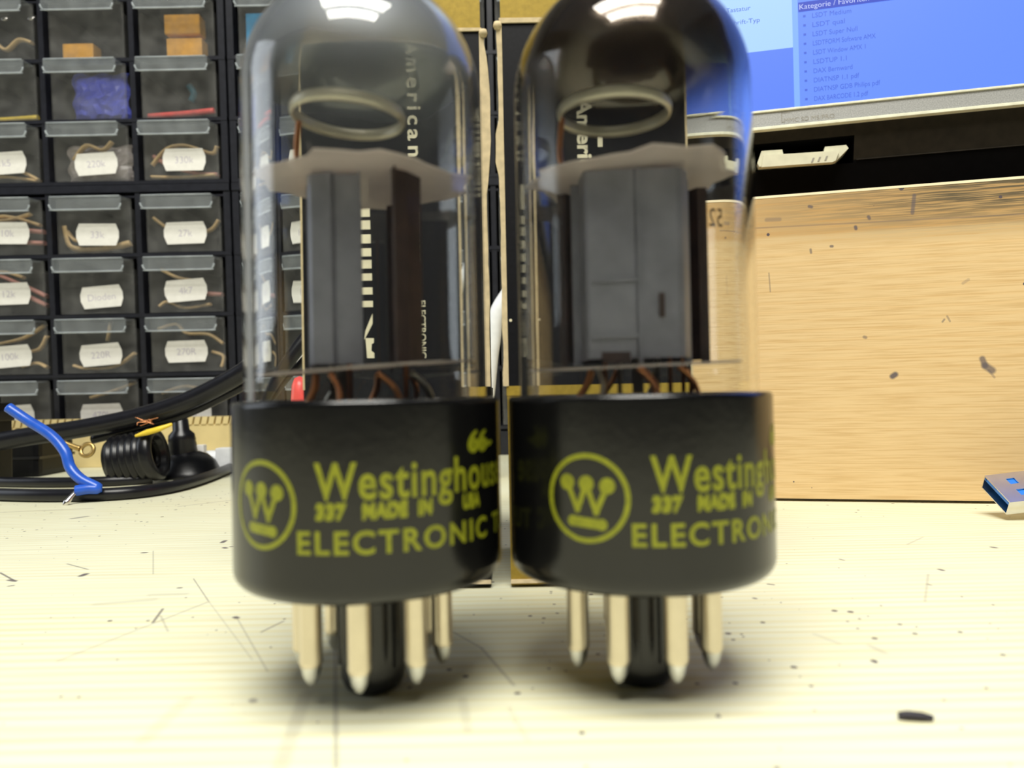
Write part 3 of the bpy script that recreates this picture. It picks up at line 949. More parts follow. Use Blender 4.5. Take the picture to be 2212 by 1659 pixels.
for du, lb in ((43, 'right of two bright metal discs in the leftmost top drawer'), (26.5, 'left of two bright metal discs in the leftmost top drawer')):
    f_ = inside(0, 0, COLX[0]); pc = f_(du, 4.5, 27)
    tag(MB().lathe([(0.01, -0.9), (1.8, -0.7), (2.8, 0), (1.8, 0.7), (0.01, 0.9)], 20, mtx=Matrix.Translation(pc) @ Matrix.Rotation(R(60), 4, 'X')).build('metal_disc', 'chrome', None, pc), lb, 'metal disc', 'metal discs in the top drawer')
f_ = inside(0, 0, -163.8)
cs = [f_(u, d, v) for u in (4, 15) for d in (3, 12) for v in (2, 26)]
tag(MB().add(cs, [(0, 1, 3, 2), (4, 6, 7, 5), (0, 4, 5, 1), (2, 3, 7, 6), (0, 2, 6, 4), (1, 5, 7, 3)]).build('blue_component', 'sky', None, f_(9, 8, 10)), 'bright blue component in a top drawer of the cabinet behind the left tube', 'component')

def wires(row, ci, paths, mt_, rad, name, label, cat, group=None, flat=1.0):
    f = inside(0, row, COLX[ci])
    m_ = MB()
    P0 = f(23, 12, 12)
    for p in paths:
        m_.tube([f(*q_) for q_ in p], rad, 8, sub=5, flat=flat)
    o = m_.build(name, mt_, None, P0)
    return tag(o, label, cat, group)
wires(1, 0, [[(2, 5, 2.2), (20, 6, 2.2), (44, 5, 3.0)]], 'yellow', 1.6, 'yellow_rod', 'thin yellow rod lying along the bottom of a left-hand drawer', 'rod')
wires(1, 2, [[(2, 5, 2.2), (24, 5, 3.4), (43, 5, 5.0)]], 'red', 1.9, 'red_rod', 'red plastic rod lying in a drawer of the second row', 'rod')
def bag(row, ci, u0, u1, v0, v1, mt_, label, seed):
    f = inside(0, row, COLX[ci])
    rnd = random.Random(seed)
    nx, nz = 14, 10
    vs = []; fs = []
    for s_ in (0, 1):
        for j in range(nz + 1):
            for i in range(nx + 1):
                e = math.sin(PI * i / nx) ** 0.5 * math.sin(PI * j / nz) ** 0.5 if 0 < i < nx and 0 < j < nz else 0
                wv = rnd.uniform(-1.1, 1.1) * (1 if e else 0)
                d = 11 + (-1 if s_ == 0 else 1) * (5.0 * e) + wv
                vs.append(f(u0 + (u1 - u0) * i / nx + 1.2 * math.sin(j * 1.3), d, v0 + (v1 - v0) * j / nz + 0.8 * math.sin(i * 1.1)))
    n1 = (nx + 1) * (nz + 1)
    for s_ in (0, 1):
        for j in range(nz):
            for i in range(nx):
                a = s_ * n1 + j * (nx + 1) + i
                fs.append((a, a + 1, a + nx + 2, a + nx + 1))
    for i in range(nx):
        fs.append((i, i + 1, n1 + i + 1, n1 + i)); a = nz * (nx + 1) + i; fs.append((a, a + 1, n1 + a + 1, n1 + a))
    for j in range(nz):
        a = j * (nx + 1); fs.append((a, a + nx + 1, n1 + a + nx + 1, n1 + a)); a += nx; fs.append((a, a + nx + 1, n1 + a + nx + 1, n1 + a))
    o = MB().add(vs, fs).build('plastic_bag', mt_, None, f(23, 10, 12))
    return tag(o, label, 'bag')
bag(1, 1, 8, 43, 2, 31, 'blue_bag', 'crumpled blue plastic bag filling a drawer of the second row', 5)
bag(2, 1, 3, 44, 1.5, 24, 'pale_bag', 'pale crumpled bag behind the middle sticker of the third row', 9)
wires(1, 2, [[(24, 14, 24), (27, 14, 19), (25, 14, 14)]], 'teal', 2.2, 'teal_part', 'dim teal component above the red rod', 'component')
coil = {
    (0, 0): [[(20, 6, 12), (26, 6, 8), (34, 6, 14), (42, 6, 12)]],
    (2, 0): [[(24, 5, 12), (36, 6, 6), (43, 5, 2)], [(5, 6, 2.5), (20, 6, 5), (42, 6, 1.8)]],
    (2, 1): [[(10, 5, 14), (18, 5, 23), (28, 5, 20), (34, 5, 25)]],
    (2, 2): [[(3, 5, 10), (12, 6, 20), (24, 6, 22), (40, 6, 17), (44, 5, 21)], [(2, 6, 3), (20, 6, 2.4), (42, 6, 3.6)]],
    (3, 0): [[(2, 5, 26), (18, 6, 22), (36, 6, 26)], [(3, 5, 21), (20, 6, 25), (42, 6, 19)]],
    (3, 1): [[(1.8, 5, 18), (4, 6, 6), (14, 6, 3), (30, 6, 4), (43, 5, 6.5)], [(3, 6, 15), (8, 6, 9), (14, 6, 11)]],
    (3, 2): [[(2.5, 5, 22), (10, 6, 16), (16, 6, 14)], [(28, 6, 12), (38, 6, 14), (43, 6, 20)]],
    (4, 0): [[(2, 5, 24), (16, 6, 28), (30, 6, 24)]],
    (4, 2): [[(4, 5, 4), (9, 6, 7), (20, 6, 3), (36, 6, 5)], [(6, 6, 27), (16, 6, 22), (26, 6, 20)]],
    (5, 0): [[(10, 5, 19), (28, 6, 23), (42, 6, 31)], [(28, 6, 14), (38, 6, 16), (43, 6, 24)], [(27, 5, 5), (36, 6, 7), (43, 5, 4)]],
    (5, 1): [[(26, 5, 20), (28, 6, 32)], [(4, 5, 5), (12, 6, 3), (30, 6, 4), (43, 5, 12)]],
    (5, 2): [[(3, 5, 27), (14, 6, 30), (20, 6, 24), (34, 6, 23), (43, 6, 17)], [(36, 6, 12), (43, 6, 9), (42, 5, 2)]],
    (6, 1): [[(14, 5, 22), (28, 6, 26), (42, 6, 31)]],
    (6, 2): [[(4, 5, 24), (20, 6, 28), (40, 6, 22)]]}
rowname = ['top', 'second', 'third', 'fourth', 'fifth', 'sixth', 'bottom']
colname = ['leftmost', 'middle', 'right-hand']
for (r_, c_), paths in coil.items():
    wires(r_, c_, paths, 'tan', 2.3, 'taped_component_strip', 'tan taped component strip curled in the %s drawer of the %s row' % (colname[c_], rowname[r_]), 'component strip', 'taped component strips in the drawers', flat=0.45)
pk = {(2, 2): [[(3, 8, 16), (14, 8, 10), (30, 8, 5), (43, 8, 4)]], (3, 0): [[(26, 8, 17), (43, 8, 15)], [(26, 8, 9), (43, 8, 8)]],
      (4, 0): [[(2, 8, 30), (18, 8, 24), (43, 8, 12)], [(20, 8, 18), (43, 8, 6)]], (4, 2): [[(30, 8, 12), (43, 8, 11)]]}
for (r_, c_), paths in pk.items():
    wires(r_, c_, paths, 'pink', 2.8, 'reddish_component_strip', 'reddish tape strip behind the sticker, %s drawer, %s row' % (colname[c_], rowname[r_]), 'component strip', flat=0.5)

# ------------------------------------------------------------------ wooden riser with the monitor on it
BL = onz(1640, 1082); BR = onz(2150, 1089)
dr_ = (BR - BL).normalized(); nr_ = Vector((-dr_.y, dr_.x, 0))      # along the front, and back away from the camera
yaw = math.atan2(dr_.y, dr_.x)
def rl(p):                                     # place -> riser frame (x along front from BL, y back)
    d = p - BL
    return Vector((d.dot(dr_), d.dot(nr_), p.z))
def on_front(px, py, back=0.0):                # pixel -> riser frame on the plane parallel to its front
    d = ray(px, py); o_ = CAM - (BL + nr_ * back)
    tt = -o_.dot(nr_) / d.dot(nr_)
    return rl(CAM + d * tt)
ztop = 0.5 * (on_front(1640, 423).z + on_front(2212, 381).z)
x_left = on_front(1470, 700).x
def fz(px, py):
    p = on_front(px, py); return (p.x, p.z)
board_marks = [((1975, 422), (1971, 460), 0.8, 0.7), ((1876, 468), (1878, 472), 0.7, 0.8), ((1848, 490), (1849, 494), 0.7, 0.9),
    ((2122, 775), (2128, 790), 1.2, 0.8), ((2128, 790), (2143, 800), 1.5, 0.8), ((2136, 800), (2148, 815), 0.5, 0.4), ((1928, 813), (1934, 809), 1.2, 0.95),
    ((2036, 695), (2040, 690), 0.4, 0.6), ((2046, 683), (2052, 694), 0.4, 0.5), ((1661, 590), (1664, 630), 0.3, 0.5), ((1748, 446), (1753, 447), 0.7, 0.8),
    ((1656, 475), (1684, 474), 0.9, 0.4), ((1630, 493), (2212, 462), 0.35, 0.4), ((2080, 612), (2092, 604), 0.6, 0.3), ((1867, 728), (1870, 729), 0.7, 0.6),
    ((1751, 539), (1752, 546), 0.5, 0.7), ((1795, 532), (1798, 532), 0.6, 0.8)]
M['board'] = wood('birch_board', (0.72, 0.52, 0.275), (0.68, 0.44, 0.19), 0.4, 4.5, 95,
                  [(fz(*a), fz(*b_), w_, d_) for a, b_, w_, d_ in board_marks], specks=0.16, speck_scale=170, rough=0.4,
                  dark_top=(ztop - 20, ztop - 7, -20, 62), axes='xz')
riser = thing('wooden_riser', 'light wooden box with scuffed front standing under the monitor', 'wooden box', BL, (0, 0, yaw))
MB().box((x_left, 0, 0.9), (330, 9, ztop), bevel=0.35).build('front_board', 'board', riser)
MB().box((x_left + 0.3, -0.12, ztop - 0.9), (329.7, 0.4, ztop - 0.05), bevel=0.08).build('pale_top_edge', 'edge_wood', riser)  # paler strip along the upper edge of the front
MB().box((x_left + 1, 9.1, 0), (x_left + 10, 190, ztop)).box((320, 9.1, 0), (329, 190, ztop)).build('side_board', 'board', riser)
MB().box((x_left + 10.1, 9.1, ztop - 9), (319.9, 190, ztop)).build('top_board', 'board', riser)

MBK = 26.0                                       # monitor face sits this far behind the riser's front
mon = thing('monitor', 'silver-framed computer monitor showing a blue list on the wooden box', 'monitor', BL, (0, 0, yaw))
def mp(px, py, back=MBK):
    return on_front(px, py, back)
zb0 = 0.5 * (mp(1610, 284).z + mp(2212, 232).z)      # lower edge of the silver bezel
zb1 = 0.5 * (mp(1610, 240).z + mp(2212, 190).z)      # lower edge of the screen
xl_ = mp(1385, 260).x
MB().box((xl_, MBK - 1.2, zb0 + 1.1), (xl_ + 430, MBK + 22, zb1 - 0.7), bevel=0.3).build('lower_bezel', 'silver', mon)
MB().box((xl_, MBK - 1.8, zb0), (xl_ + 430, MBK + 20, zb0 + 1.1), bevel=0.2).box((xl_, MBK - 1.8, zb1 - 0.75), (xl_ + 430, MBK + 20, zb1), bevel=0.15).build('bezel_edge', 'bezel_edge', mon)
MB().box((xl_, MBK - 1.2, zb1), (xl_ + 10, MBK + 22, zb1 + 230)).box((xl_ + 420, MBK - 1.2, zb1), (xl_ + 430, MBK + 22, zb1 + 230)).box((xl_, MBK - 1.2, zb1 + 230), (xl_ + 430, MBK + 22, zb1 + 242)).build('side_bezel', 'silver', mon)
MB().box((xl_ + 2, MBK + 3, zb1 - 0.5), (xl_ + 428, MBK + 40, zb1 + 240)).build('housing', 'black_plastic', mon)
# chin under the bezel: a slanting panel with a card slot, then the dark foot
zc1 = zb0; zc0 = 0.5 * (mp(1850, 343, MBK + 5).z + mp(2212, 314, MBK + 5).z)
M['chin'] = simple('brown_black_plastic', (0.020, 0.016, 0.011), 0.6, spec=0.12, var=0.2)
M['foot'] = simple('matt_black_plastic', (0.002, 0.0018, 0.002), 0.7, spec=0.05, var=0.2)
c_ = MB()
h0 = mp(1626, 366, MBK + 5); h1 = mp(1848, 308, MBK + 1)
hx0, hx1 = h0.x, h1.x
hz1 = mp(1740, 303, MBK + 3).z; hz0 = max(mp(1740, 364, MBK + 8).z, ztop + 3)
def cy(z):
    return MBK + 1.0 + (zc1 - z) * 0.35
zlow = ztop + 1.0
for (xa, xb, za, zb_, im) in ((xl_, hx0, zc0, zc1, 0), (xl_, hx0, zlow, zc0, 1), (hx1, xl_ + 430, zc0, zc1, 0), (hx1, xl_ + 430, zlow, zc0, 1), (hx0, hx1, hz1, zc1, 0), (hx0, hx1, zlow, hz0, 1)):
    c_.add([Vector((xa, cy(za), za)), Vector((xb, cy(za), za)), Vector((xb, cy(zb_), zb_)), Vector((xa, cy(zb_), zb_))], [(0, 1, 2, 3)], im)
for (A_, B_) in (((hx0, hz0), (hx1, hz0)), ((hx1, hz0), (hx1, hz1)), ((hx1, hz1), (hx0, hz1)), ((hx0, hz1), (hx0, hz0))):
    c_.add([Vector((A_[0], cy(A_[1]), A_[1])), Vector((B_[0], cy(B_[1]), B_[1])), Vector((B_[0], MBK + 24, B_[1])), Vector((A_[0], MBK + 24, A_[1]))], [(0, 1, 2, 3)], 1)
c_.add([Vector((hx0, MBK + 24, hz0)), Vector((hx1, MBK + 24, hz0)), Vector((hx1, MBK + 24, hz1)), Vector((hx0, MBK + 24, hz1))], [(0, 1, 2, 3)], 1)
c_.build('chin', ['chin', 'foot'], mon)
MB().box((xl_, MBK + 24.5, zlow - 0.9), (xl_ + 430, MBK + 60, zc1)).build('foot', 'black_plastic', mon)
MB().box((hx1 + 1, cy(zc0) - 0.35, zc0 - 0.2), (xl_ + 428, cy(zc0) + 1.5, zc0 + 0.2)).build('seam', 'chin', mon)
MB().box((xl_ + 1, cy(zlow) - 0.6, zlow - 0.9), (xl_ + 429, MBK + 24, zc0 - 0.9)).build('lower_foot', 'black_plastic', mon)

# screen: glowing picture
def sp(px, py):
    p = mp(px, py, MBK + 0.5); return Vector((p.x, MBK + 0.5, p.z))
M['scr_main'] = emissive('screen_blue', (0.13, 0.28, 1.0), 1.0)
M['scr_side'] = emissive('screen_side_blue', (0.10, 0.23, 0.95), 1.0)
M['scr_pale'] = emissive('screen_pale_blue', (0.40, 0.66, 1.0), 1.0)
M['scr_line'] = emissive('screen_divider', (0.22, 0.45, 1.0), 1.0)
M['scr_text'] = emissive('screen_dark_text', (0.055, 0.13, 0.68), 1.0)
M['scr_head'] = emissive('screen_header', (0.02, 0.06, 0.55), 1.0)
M['scr_white'] = emissive('screen_light_text', (0.55, 0.62, 1.0), 1.0)
xs0, xs1 = xl_ + 10, xl_ + 420
zs0, zs1 = zb1, zb1 + 230
dvx = sp(1718, 110).x; zpl = sp(1690, 105).z; zh0 = sp(1900, 10).z
zh0 = sp(1760, 22).z
scn = MB()
def quad(mb, xa, za, xb, zb_, y, mi=0):
    mb.add([Vector((xa, y, za)), Vector((xb, y, za)), Vector((xb, y, zb_)), Vector((xa, y, zb_))], [(0, 1, 2, 3)], mi)
quad(scn, dvx + 1.2, zs0, xs1, zs1, MBK + 0.5, 0)
quad(scn, xs0, zs0, dvx - 0.8, zpl, MBK + 0.5, 1)
quad(scn, xs0, zpl, dvx - 0.8, zs1, MBK + 0.5, 2)
quad(scn, dvx - 0.8, zs0, dvx + 1.2, zs1, MBK + 0.5, 3)
scr = scn.build('screen', ['scr_main', 'scr_side', 'scr_pale', 'scr_line'], mon)
tx = MB()
quad(tx, dvx + 1.4, zh0, xs1, zh0 + 3.6, MBK + 0.42, 0)
tx.build('screen_header', 'scr_head', scr)
tx = MB()
vs, fs = text_shape('Kategorie / Favoriten', height=1.9, width=24.0, bold=0.0)
tx.add([Vector((dvx + 1.8 + v.x, MBK + 0.36, zh0 + 0.9 + v.y)) for v in vs], fs)
tx.build('screen_title', 'scr_white', scr)
tx = MB()
rows_txt = [('LSDT Medium', 13.5), ('LSDT qual', 11.2), ('LSDT Super Null', 15.4), ('LSDTFORM Software AMX', 21.5), ('LSDT Window AMX 1', 18.0),
            ('LSDTUP 1.1', 11.5), ('DAX Bernward', 13.4), ('DIATNSP 1.1 pdf', 15.6), ('DIATNSP GDB Philips pdf', 22.6), ('DAX BARCODE 1.2 pdf', 18.5)]
zr0 = sp(1750, 30 + 4).z; zr1 = sp(1760, 213).z
for i, (s_, wd) in enumerate(rows_txt):
    z_ = zr0 + (zr1 - zr0) * i / 9.0
    vs, fs = text_shape(s_, height=1.75, width=wd, bold=0.0)
    tx.add([Vector((dvx + 6.2 + v.x, MBK + 0.4, z_ - 0.9 + v.y)) for v in vs], fs)
    quad(tx, dvx + 3.0, z_ - 0.3, dvx + 3.9, z_ + 0.5, MBK + 0.4)
for s_, wd, px, py in (('Tastatur', 9, 1568, 24), ('Schrift-Typ', 12, 1570, 52)):
    p = sp(px, py)
    vs, fs = text_shape(s_, height=1.7, width=wd)
    tx.add([Vector((p.x + v.x, MBK + 0.4, p.z - 0.8 + v.y)) for v in vs], fs)
tx.build('screen_text', 'scr_text', scr)
tx = MB()
vs, fs = text_shape('MMC SD MS/PRO', height=1.6, width=17.5, bold=0.0)
p = mp(1694, 263, MBK - 1.2)
tx.add([Vector((p.x + v.x, MBK - 1.28, p.z - 0.4 + v.y)) for v in vs], fs)
q_ = mp(1688, 262, MBK - 1.2)
quad(tx, q_.x, q_.z - 0.5, q_.x + 0.3, q_.z + 3.2, MBK - 1.28); quad(tx, q_.x, q_.z + 2.9, q_.x + 3.0, q_.z + 3.2, MBK - 1.28); quad(tx, q_.x, q_.z - 0.5, q_.x + 1.0, q_.z - 0.2, MBK - 1.28)
tx.build('slot_lettering', 'engraved', mon)
# ivory adapter pushed into the slot
ad = thing('card_adapter', 'ivory plastic adapter sticking out of the slot under the monitor', 'adapter', BL, (0, 0, yaw))
ol = [(1636, 352), (1645, 326), (1690, 323), (1692, 333), (1780, 327), (1782, 317), (1828, 313), (1833, 320), (1808, 346), (1800, 349), (1640, 360)]
bk = MBK + 2.2
P_ = [on_front(a, b, bk) for a, b in ol]
MB().prism([Vector((p.x, bk, p.z)) for p in P_], (0, 10, 0)).build('adapter_body', 'ivory', ad)
P2 = [on_front(a, b, bk - 1.6) for a, b in ((1649, 335), (1813, 326), (1805, 347), (1798, 350), (1645, 361))]
MB().prism([Vector((p.x, bk - 1.6, p.z)) for p in P2], (0, 1.6, 0)).build('adapter_cap', 'ivory', ad)
k_ = MB()
for px, py in ((1755, 346), (1769, 344), (1784, 342)):
    p = on_front(px, py, bk - 1.6)
    k_.prism([Vector((p.x - 0.55, bk - 1.75, p.z - 0.8)), Vector((p.x + 0.1, bk - 1.75, p.z - 0.8)), Vector((p.x + 0.75, bk - 1.75, p.z + 0.8)), Vector((p.x + 0.1, bk - 1.75, p.z + 0.8))], (0, 0.2, 0))
k_.build('grip_mark', 'engraved', ad)

# ------------------------------------------------------------------ USB plug at the right edge
# opening corners seen at (2125,1028) (2181,1087) (2176,1113) (2120,1053)
A0 = at(2120, 1053, 220.0); B0 = at(2176, 1114, 209.5)
ex_ = (B0 - A0).normalized(); wU = 12.0            # across the opening; the plug lies rolled on its side
uy = Vector((1, 0.02, 0.13)); uy = (uy - ex_ * uy.dot(ex_)).normalized()
uz = ex_.cross(uy)
if uz.z < 0: uz = -uz
sgn = 1 if ex_.cross(uy).dot(uz) > 0 else -1
usb = thing('usb_plug', 'shiny metal USB plug with blue inside at the right edge', 'usb plug', A0)
usb.rotation_euler = Matrix((ex_, uy * sgn, uz)).transposed().to_euler()
hU = 4.5; zU = 0.0; LU = 19.0
def uy_(a): return sgn * a
s_ = MB()
tk = 0.32
def ubox(mb, x0, y0, z0, x1, y1, z1, mi=0, bevel=0.0):
    ya, yb = sorted((uy_(y0), uy_(y1)))
    mb.box((x0, ya, z0), (x1, yb, z1), mi, bevel)
# top with two windows left open
ubox(s_, 0, 0, zU, wU, LU, zU + tk); ubox(s_, 0, 0, zU + tk, tk, LU, zU + hU - tk); ubox(s_, wU - tk, 0, zU + tk, wU, LU, zU + hU - tk)
xa, xb, xc, xd = wU * 0.20, wU * 0.40, wU * 0.60, wU * 0.80
zt0, zt1 = zU + hU - tk, zU + hU
ubox(s_, 0, 0, zt0, wU, 4.6, zt1); ubox(s_, 0, 7.0, zt0, wU, LU, zt1); ubox(s_, 0, 4.6, zt0, xa, 7.0, zt1); ubox(s_, xb, 4.6, zt0, xc, 7.0, zt1); ubox(s_, xd, 4.6, zt0, wU, 7.0, zt1)
s_.build('metal_shell', 'chrome', usb)
s_ = MB(); ubox(s_, tk + 0.1, 0.6, zU + hU * 0.55, wU - tk - 0.1, LU - 0.5, zU + hU - tk - 0.15); s_.build('contact_tongue', 'usb_blue', usb)
s_ = MB(); ubox(s_, -1, LU, -1.0, wU + 1, LU + 34, zU + hU + 1.4, bevel=1.2); s_.build('plug_body', 'black_plastic', usb)

# dark crumb on the bench, front right
c0 = onz(1980, 1548, 0.5)
m_ = MB().tube([c0 + Vector((-1.9, 0.45, 0)), c0 + Vector((-0.9, 0.2, 0.1)), c0 + Vector((0.6, -0.1, 0.05)), c0 + Vector((1.7, -0.45, 0))], [0.35, 0.5, 0.48, 0.25], 10)
tag(m_.build('dark_crumb', 'dark', None, c0), 'tiny dark curved crumb on the bench, front right', 'crumb')

# ------------------------------------------------------------------ cables and clutter at the left
def cable(name, label, cat, pts, rad, mt_, flat=1.0, seg=14):
    P = [at(a, b, y) if z is None else onz(a, b, z) for (a, b, y, z) in pts]
    m_ = MB().tube(P, rad, seg, flat=flat, sub=8)
    return tag(m_.build(name, mt_, None, P[len(P) // 2]), label, cat)
cable('power_cable', 'thick black cable rising to the right over the suction cup', 'cable',
      [(-60, 965, 345, None), (60, 943, 345, None), (180, 925, 345, None), (300, 900, 345, None), (400, 868, 345, None), (480, 830, 345, None), (545, 790, 345, None), (640, 720, 350, None), (760, 640, 358, None)], 4.3, 'cable')
cable('thin_cable', 'thinner black cable running just below the thick one', 'cable',
      [(200, 950, 352, None), (300, 925, 352, None), (400, 895, 352, None), (480, 858, 352, None), (550, 820, 352, None), (650, 755, 358, None), (760, 690, 364, None)], 2.0, 'cable')
cable('flat_cable', 'flat black cable lying along the front of the clutter on the bench', 'cable',
      [(-60, 1066, 0, 2.6), (80, 1070, 0, 2.6), (220, 1068, 0, 2.6), (320, 1060, 0, 2.6), (400, 1045, 0, 2.6), (470, 1022, 0, 2.6), (540, 992, 0, 2.6)], 2.5, 'cable')
cable('bench_cable', 'black cable behind the flat one, under the blue wire', 'cable',
      [(-60, 1040, 0, 2.4), (90, 1042, 0, 2.4), (220, 1040, 0, 2.4), (330, 1034, 0, 2.4)], 2.3, 'cable')
# blue hook-up wire with bare tip
bw = thing('blue_wire', 'blue insulated wire bent down to the flat cable, with a bare tip', 'wire', at(120, 960, 300))
O_ = at(120, 960, 300)
P = [at(18, 880, 292), at(60, 908, 292), at(110, 940, 290), at(140, 975, 288), at(152, 1010, 287), at(175, 1035, 286), at(211, 1054, 286), at(190, 1056, 285), at(164, 1060, 284)]
MB().tube(P, 2.0, 12, sub=7).build('insulation', 'blue', bw, O_)
MB().tube([at(166, 1061, 284), at(155, 1072, 282), at(143, 1086, 280), at(137, 1092, 279)], [0.8, 0.9, 1.2, 0.3], 10).build('bare_tip', 'chrome', bw, O_)
# black connector block at the left edge
b0 = onz(-60, 1052); 
cb_ = thing('connector_block', 'black connector block at the far left edge of the bench', 'connector', (b0.x, b0.y, 0))
xr = at(27, 950, b0.y + 16).x - b0.x; zt = at(15, 856, b0.y).z
MB().box((-6, 0, 0), (xr, 16, zt * 0.93), bevel=0.8).build('block_body', 'black_plastic', cb_)
MB().box((-6, -0.8, zt * 0.72), (xr + 0.6, 17, zt * 0.84), bevel=0.4).box((-4, 2, zt * 0.9), (xr - 2.5, 12, zt), bevel=0.5).build('block_collar', 'rubber', cb_)
MB().lathe([(1.6, 0), (1.6, 1.2), (0.9, 1.6), (0.01, 1.6)], 16, mtx=Matrix.Translation((xr - 3.5, 1.5, zt * 0.86)) @ Matrix.Rotation(R(90), 4, 'X')).build('block_screw', 'nickel', cb_)
# black adapter lying behind it
b1 = onz(20, 1032)
ad2 = thing('power_adapter', 'black power adapter lying beside the connector block', 'adapter', (b1.x, b1.y, 0), (0, 0, R(3)))
p1 = at(165, 975, b1.y + 34); zt2 = at(100, 945, b1.y).z
MB().box((-30, 0, 0), (p1.x - b1.x, 34, zt2 * 0.97), bevel=3).build('adapter_body', 'black_plastic', ad2)
MB().box((-30.2, -0.4, zt2 * 0.45), (p1.x - b1.x + 0.4, 34.4, zt2 * 0.52), bevel=0.1).build('adapter_seam', 'cable', ad2)
# brass lug
g0 = at(188, 972, 330)
m_ = MB().lathe([(2.0, -0.5), (3.6, -0.5), (3.6, 0.5), (2.0, 0.5)], 24, closed=True, mtx=Matrix.Translation(g0) @ Matrix.Rotation(R(70), 4, 'X'))
m_.tube([g0 + Vector((-3, 0, 0.5)), g0 + Vector((-8, 0, 2.5)), g0 + Vector((-12, 0, 4.5))], [1.4, 1.1, 0.8], 8)
tag(m_.build('brass_lug', 'brass', None, g0), 'small brass ring lug beside the ribbed black cap', 'lug')
# ribbed cap lying on its side
q0 = onz(272, 1052)
cap = thing('ribbed_cap', 'black ribbed screw cap lying on its side left of the suction cup', 'cap', (q0.x, q0.y + 13, 0))
r_c = (at(262, 930, q0.y + 13).z) / 2
mt = Matrix.Translation((0, 0, r_c)) @ Matrix.Rotation(R(4), 4, 'Z') @ Matrix.Rotation(R(80), 4, 'Y')
prof = [(r_c * 0.45, -14), (r_c * 0.8, -13)]
for k in range(5):
    z_ = -11 + k * 3.0
    prof += [(r_c * 0.90, z_), (r_c * 0.97, z_ + 0.6), (r_c * 0.97, z_ + 1.6), (r_c * 0.90, z_ + 2.2)]
prof += [(r_c * 0.97, 4.4), (r_c, 5.2), (r_c, 8.2), (r_c * 0.93, 9.2), (r_c * 0.74, 9.4), (r_c * 0.62, 8.6), (r_c * 0.58, -8), (0.01, -8.5)]
MB().lathe(prof, 56, mtx=mt).build('cap_shell', 'rubber', cap)
MB().lathe([(r_c * 0.60, 3.0), (r_c * 0.52, 6.8), (r_c * 0.44, 7.0), (r_c * 0.40, 3.0)], 40, mtx=mt, closed=True).build('inner_ring', 'black_plastic', cap)
# suction cup with ribbed stem
s0 = onz(408, 1036)
sy = s0.y + 14
sx = at(410, 1000, sy).x
suc = thing('suction_cup', 'black rubber suction cup with a ribbed stem, under the thick cable', 'suction cup', (sx, sy, 0))
rs = (at(478, 1010, sy).x - at(343, 1010, sy).x) / 2
zd = at(400, 975, sy).z
MB().lathe([(0.01, 0.6), (rs * 0.8, 0.2), (rs, 0.0), (rs, 1.6), (rs * 0.93, 3.2), (rs * 0.78, zd * 0.62), (rs * 0.55, zd * 0.88), (rs * 0.30, zd), (0.01, zd + 0.3)], 56).build('cup', 'rubber', suc)
zs_ = at(395, 900, sy).z; wS = (at(425, 950, sy).x - at(368, 950, sy).x) / 2
mt = Matrix.Translation((-2.5, 0, 0)) @ Matrix.Rotation(R(-4), 4, 'Y')
pr = [(wS * 0.95, zd - 3), (wS * 1.05, zd), (wS * 1.0, zd + 2.2), (wS * 1.03, zd + 2.6), (wS * 0.97, zd + 5.2), (wS * 1.0, zd + 5.6), (wS * 0.92, zd + 8.6), (wS * 0.60, zd + 10.8), (wS * 0.56, zd + 16), (wS * 0.44, zd + 16.6), (0.01, zd + 16.8)]
MB().lathe(pr, 40, mtx=mt).build('stem', 'rubber', suc)
# pale wooden strip lying before the cabinet
y_s = 438.0
p0 = at(-60, 905, y_s); p1 = at(640, 893, y_s); p2 = at(-60, 958, y_s)
st = thing('wooden_strip', 'pale yellow notched wooden strip lying in front of the drawer cabinet', 'wooden strip', (p0.x, y_s, 0))
zt = at(440, 900, y_s).z; W_ = p1.x - p0.x
MB().box((0, 0, 0), (W_, 9, zt - 4.5), bevel=0.6).build('strip_body', 'strip_wood', st)
m_ = MB()
n = int(W_ / 4.2)
for k in range(n):
    x = k * 4.2
    m_.prism([(x, -0.6, zt - 4.5), (x + 3.0, -0.6, zt - 4.5), (x + 4.0, -0.6, zt), (x + 0.9, -0.6, zt)], (0, 9.6, 0))
tt_ = m_.build('notched_edge', 'strip_wood', st)
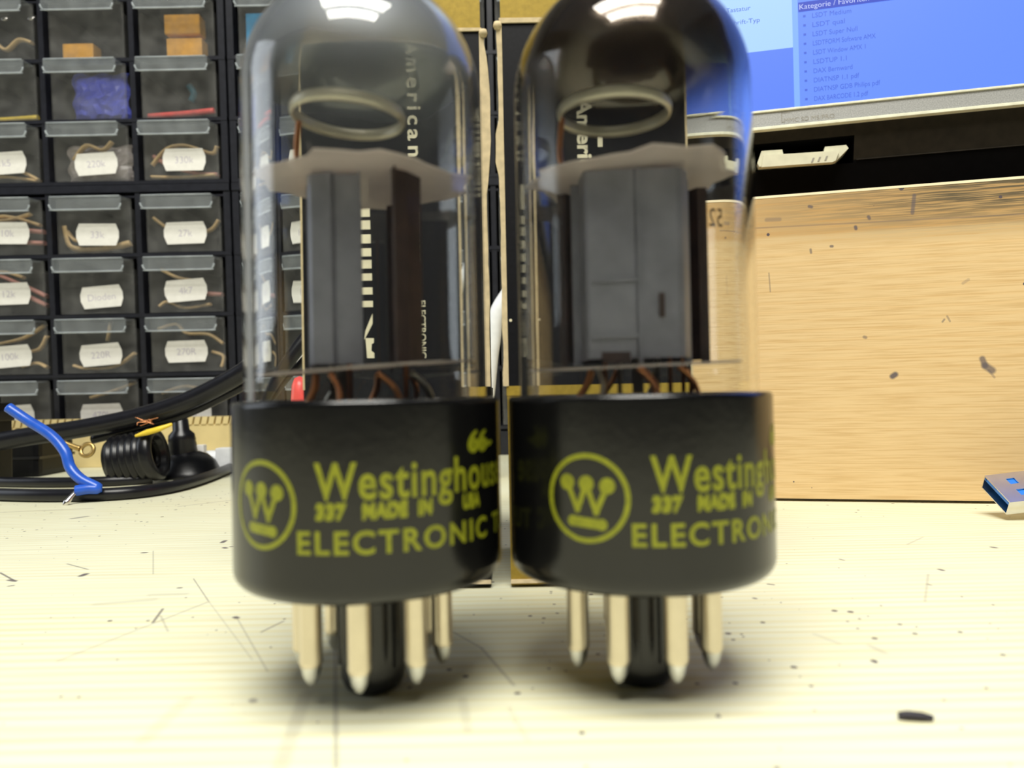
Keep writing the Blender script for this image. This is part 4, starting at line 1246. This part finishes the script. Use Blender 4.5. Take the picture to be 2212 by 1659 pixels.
# white things on the bench right of the suction cup
w0 = onz(452, 1000); w1 = onz(506, 996)
wc = thing('white_plastic_disc', 'round white plastic disc behind the suction cup', 'disc', (at(452, 980, 400).x, 402, 0))
MB().lathe([(0.01, 0), (11, 0), (11.5, 1), (11.5, 8), (10.6, 10.5), (0.01, 11)], 40).build('disc_top', 'white', wc)
MB().lathe([(11.7, 0.2), (12.0, 0.8), (12.0, 2.2), (11.7, 2.8)], 40, closed=False).build('disc_rim', 'paper', wc)
wx = at(497, 980, 396)
wb = tag(MB().box((wx.x - 5.5, 390, 0), (wx.x + 14, 398, 13), bevel=0.6).build('white_block', 'white', None, (wx.x, 394, 0)), 'small bright white plastic block beside the round white disc', 'block')
pp = at(340, 985, 392)
tag(MB().box((pp.x - 14, 388, 0), (pp.x + 26, 392, 15), bevel=0.3).build('white_card', 'paper', None, (pp.x, 390, 0)), 'white card standing behind the ribbed cap and suction cup', 'card')
# copper strands and the yellow wire end
k0 = at(322, 912, 340)
m_ = MB()
for k in range(7):
    rnd = random.Random(k)
    m_.tube([k0 + Vector((rnd.uniform(-1, 1), 0, 0)), k0 + Vector((rnd.uniform(-5, 3), -1.5, rnd.uniform(-1, 1.5))), k0 + Vector((rnd.uniform(-6, 6), -2.5, rnd.uniform(-1.5, 3.2)))], 0.22, 5)
tag(m_.build('copper_strands', 'copper', None, k0), 'loose copper strands sticking out under the thick cable', 'wire strands')
cable('yellow_wire', 'short orange-yellow wire end under the copper strands', 'wire', [(292, 942, 338, None), (318, 934, 338, None), (345, 926, 338, None), (372, 916, 340, None)], [0.5, 1.3, 1.2, 0.6], 'yellow')
# white cable seen in the gap between the two cartons
cable('white_cable', 'white cable curving behind the gap between the two cartons', 'cable',
      [(1500, 760, 345, None), (1420, 600, 345, None), (1300, 520, 338, None), (1190, 545, 332, None), (1085, 655, 330, None), (1062, 750, 330, None), (1050, 860, 330, None), (1030, 960, 332, None), (985, 1034, 340, None), (900, 1030, 352, None)], 3.6, 'white')
# red cap seen through the left tube's glass
rc = thing('red_plastic_dome', 'red rounded plastic dome seen through the glass of the left tube', 'plastic dome', (at(637, 880, 300).x - 6.0, 300, 0))
zr = at(637, 812, 300).z
MB().lathe([(0.01, 0), (6, 0), (6, zr * 0.5), (6, zr * 0.8), (5.2, zr * 0.92), (3.4, zr * 0.98), (0.01, zr)], 32).build('cap_body', 'red', rc)
MB().lathe([(6.2, 1), (6.5, 1.6), (6.5, 6), (6.2, 6.6)], 32).build('cap_collar', 'black_plastic', rc)
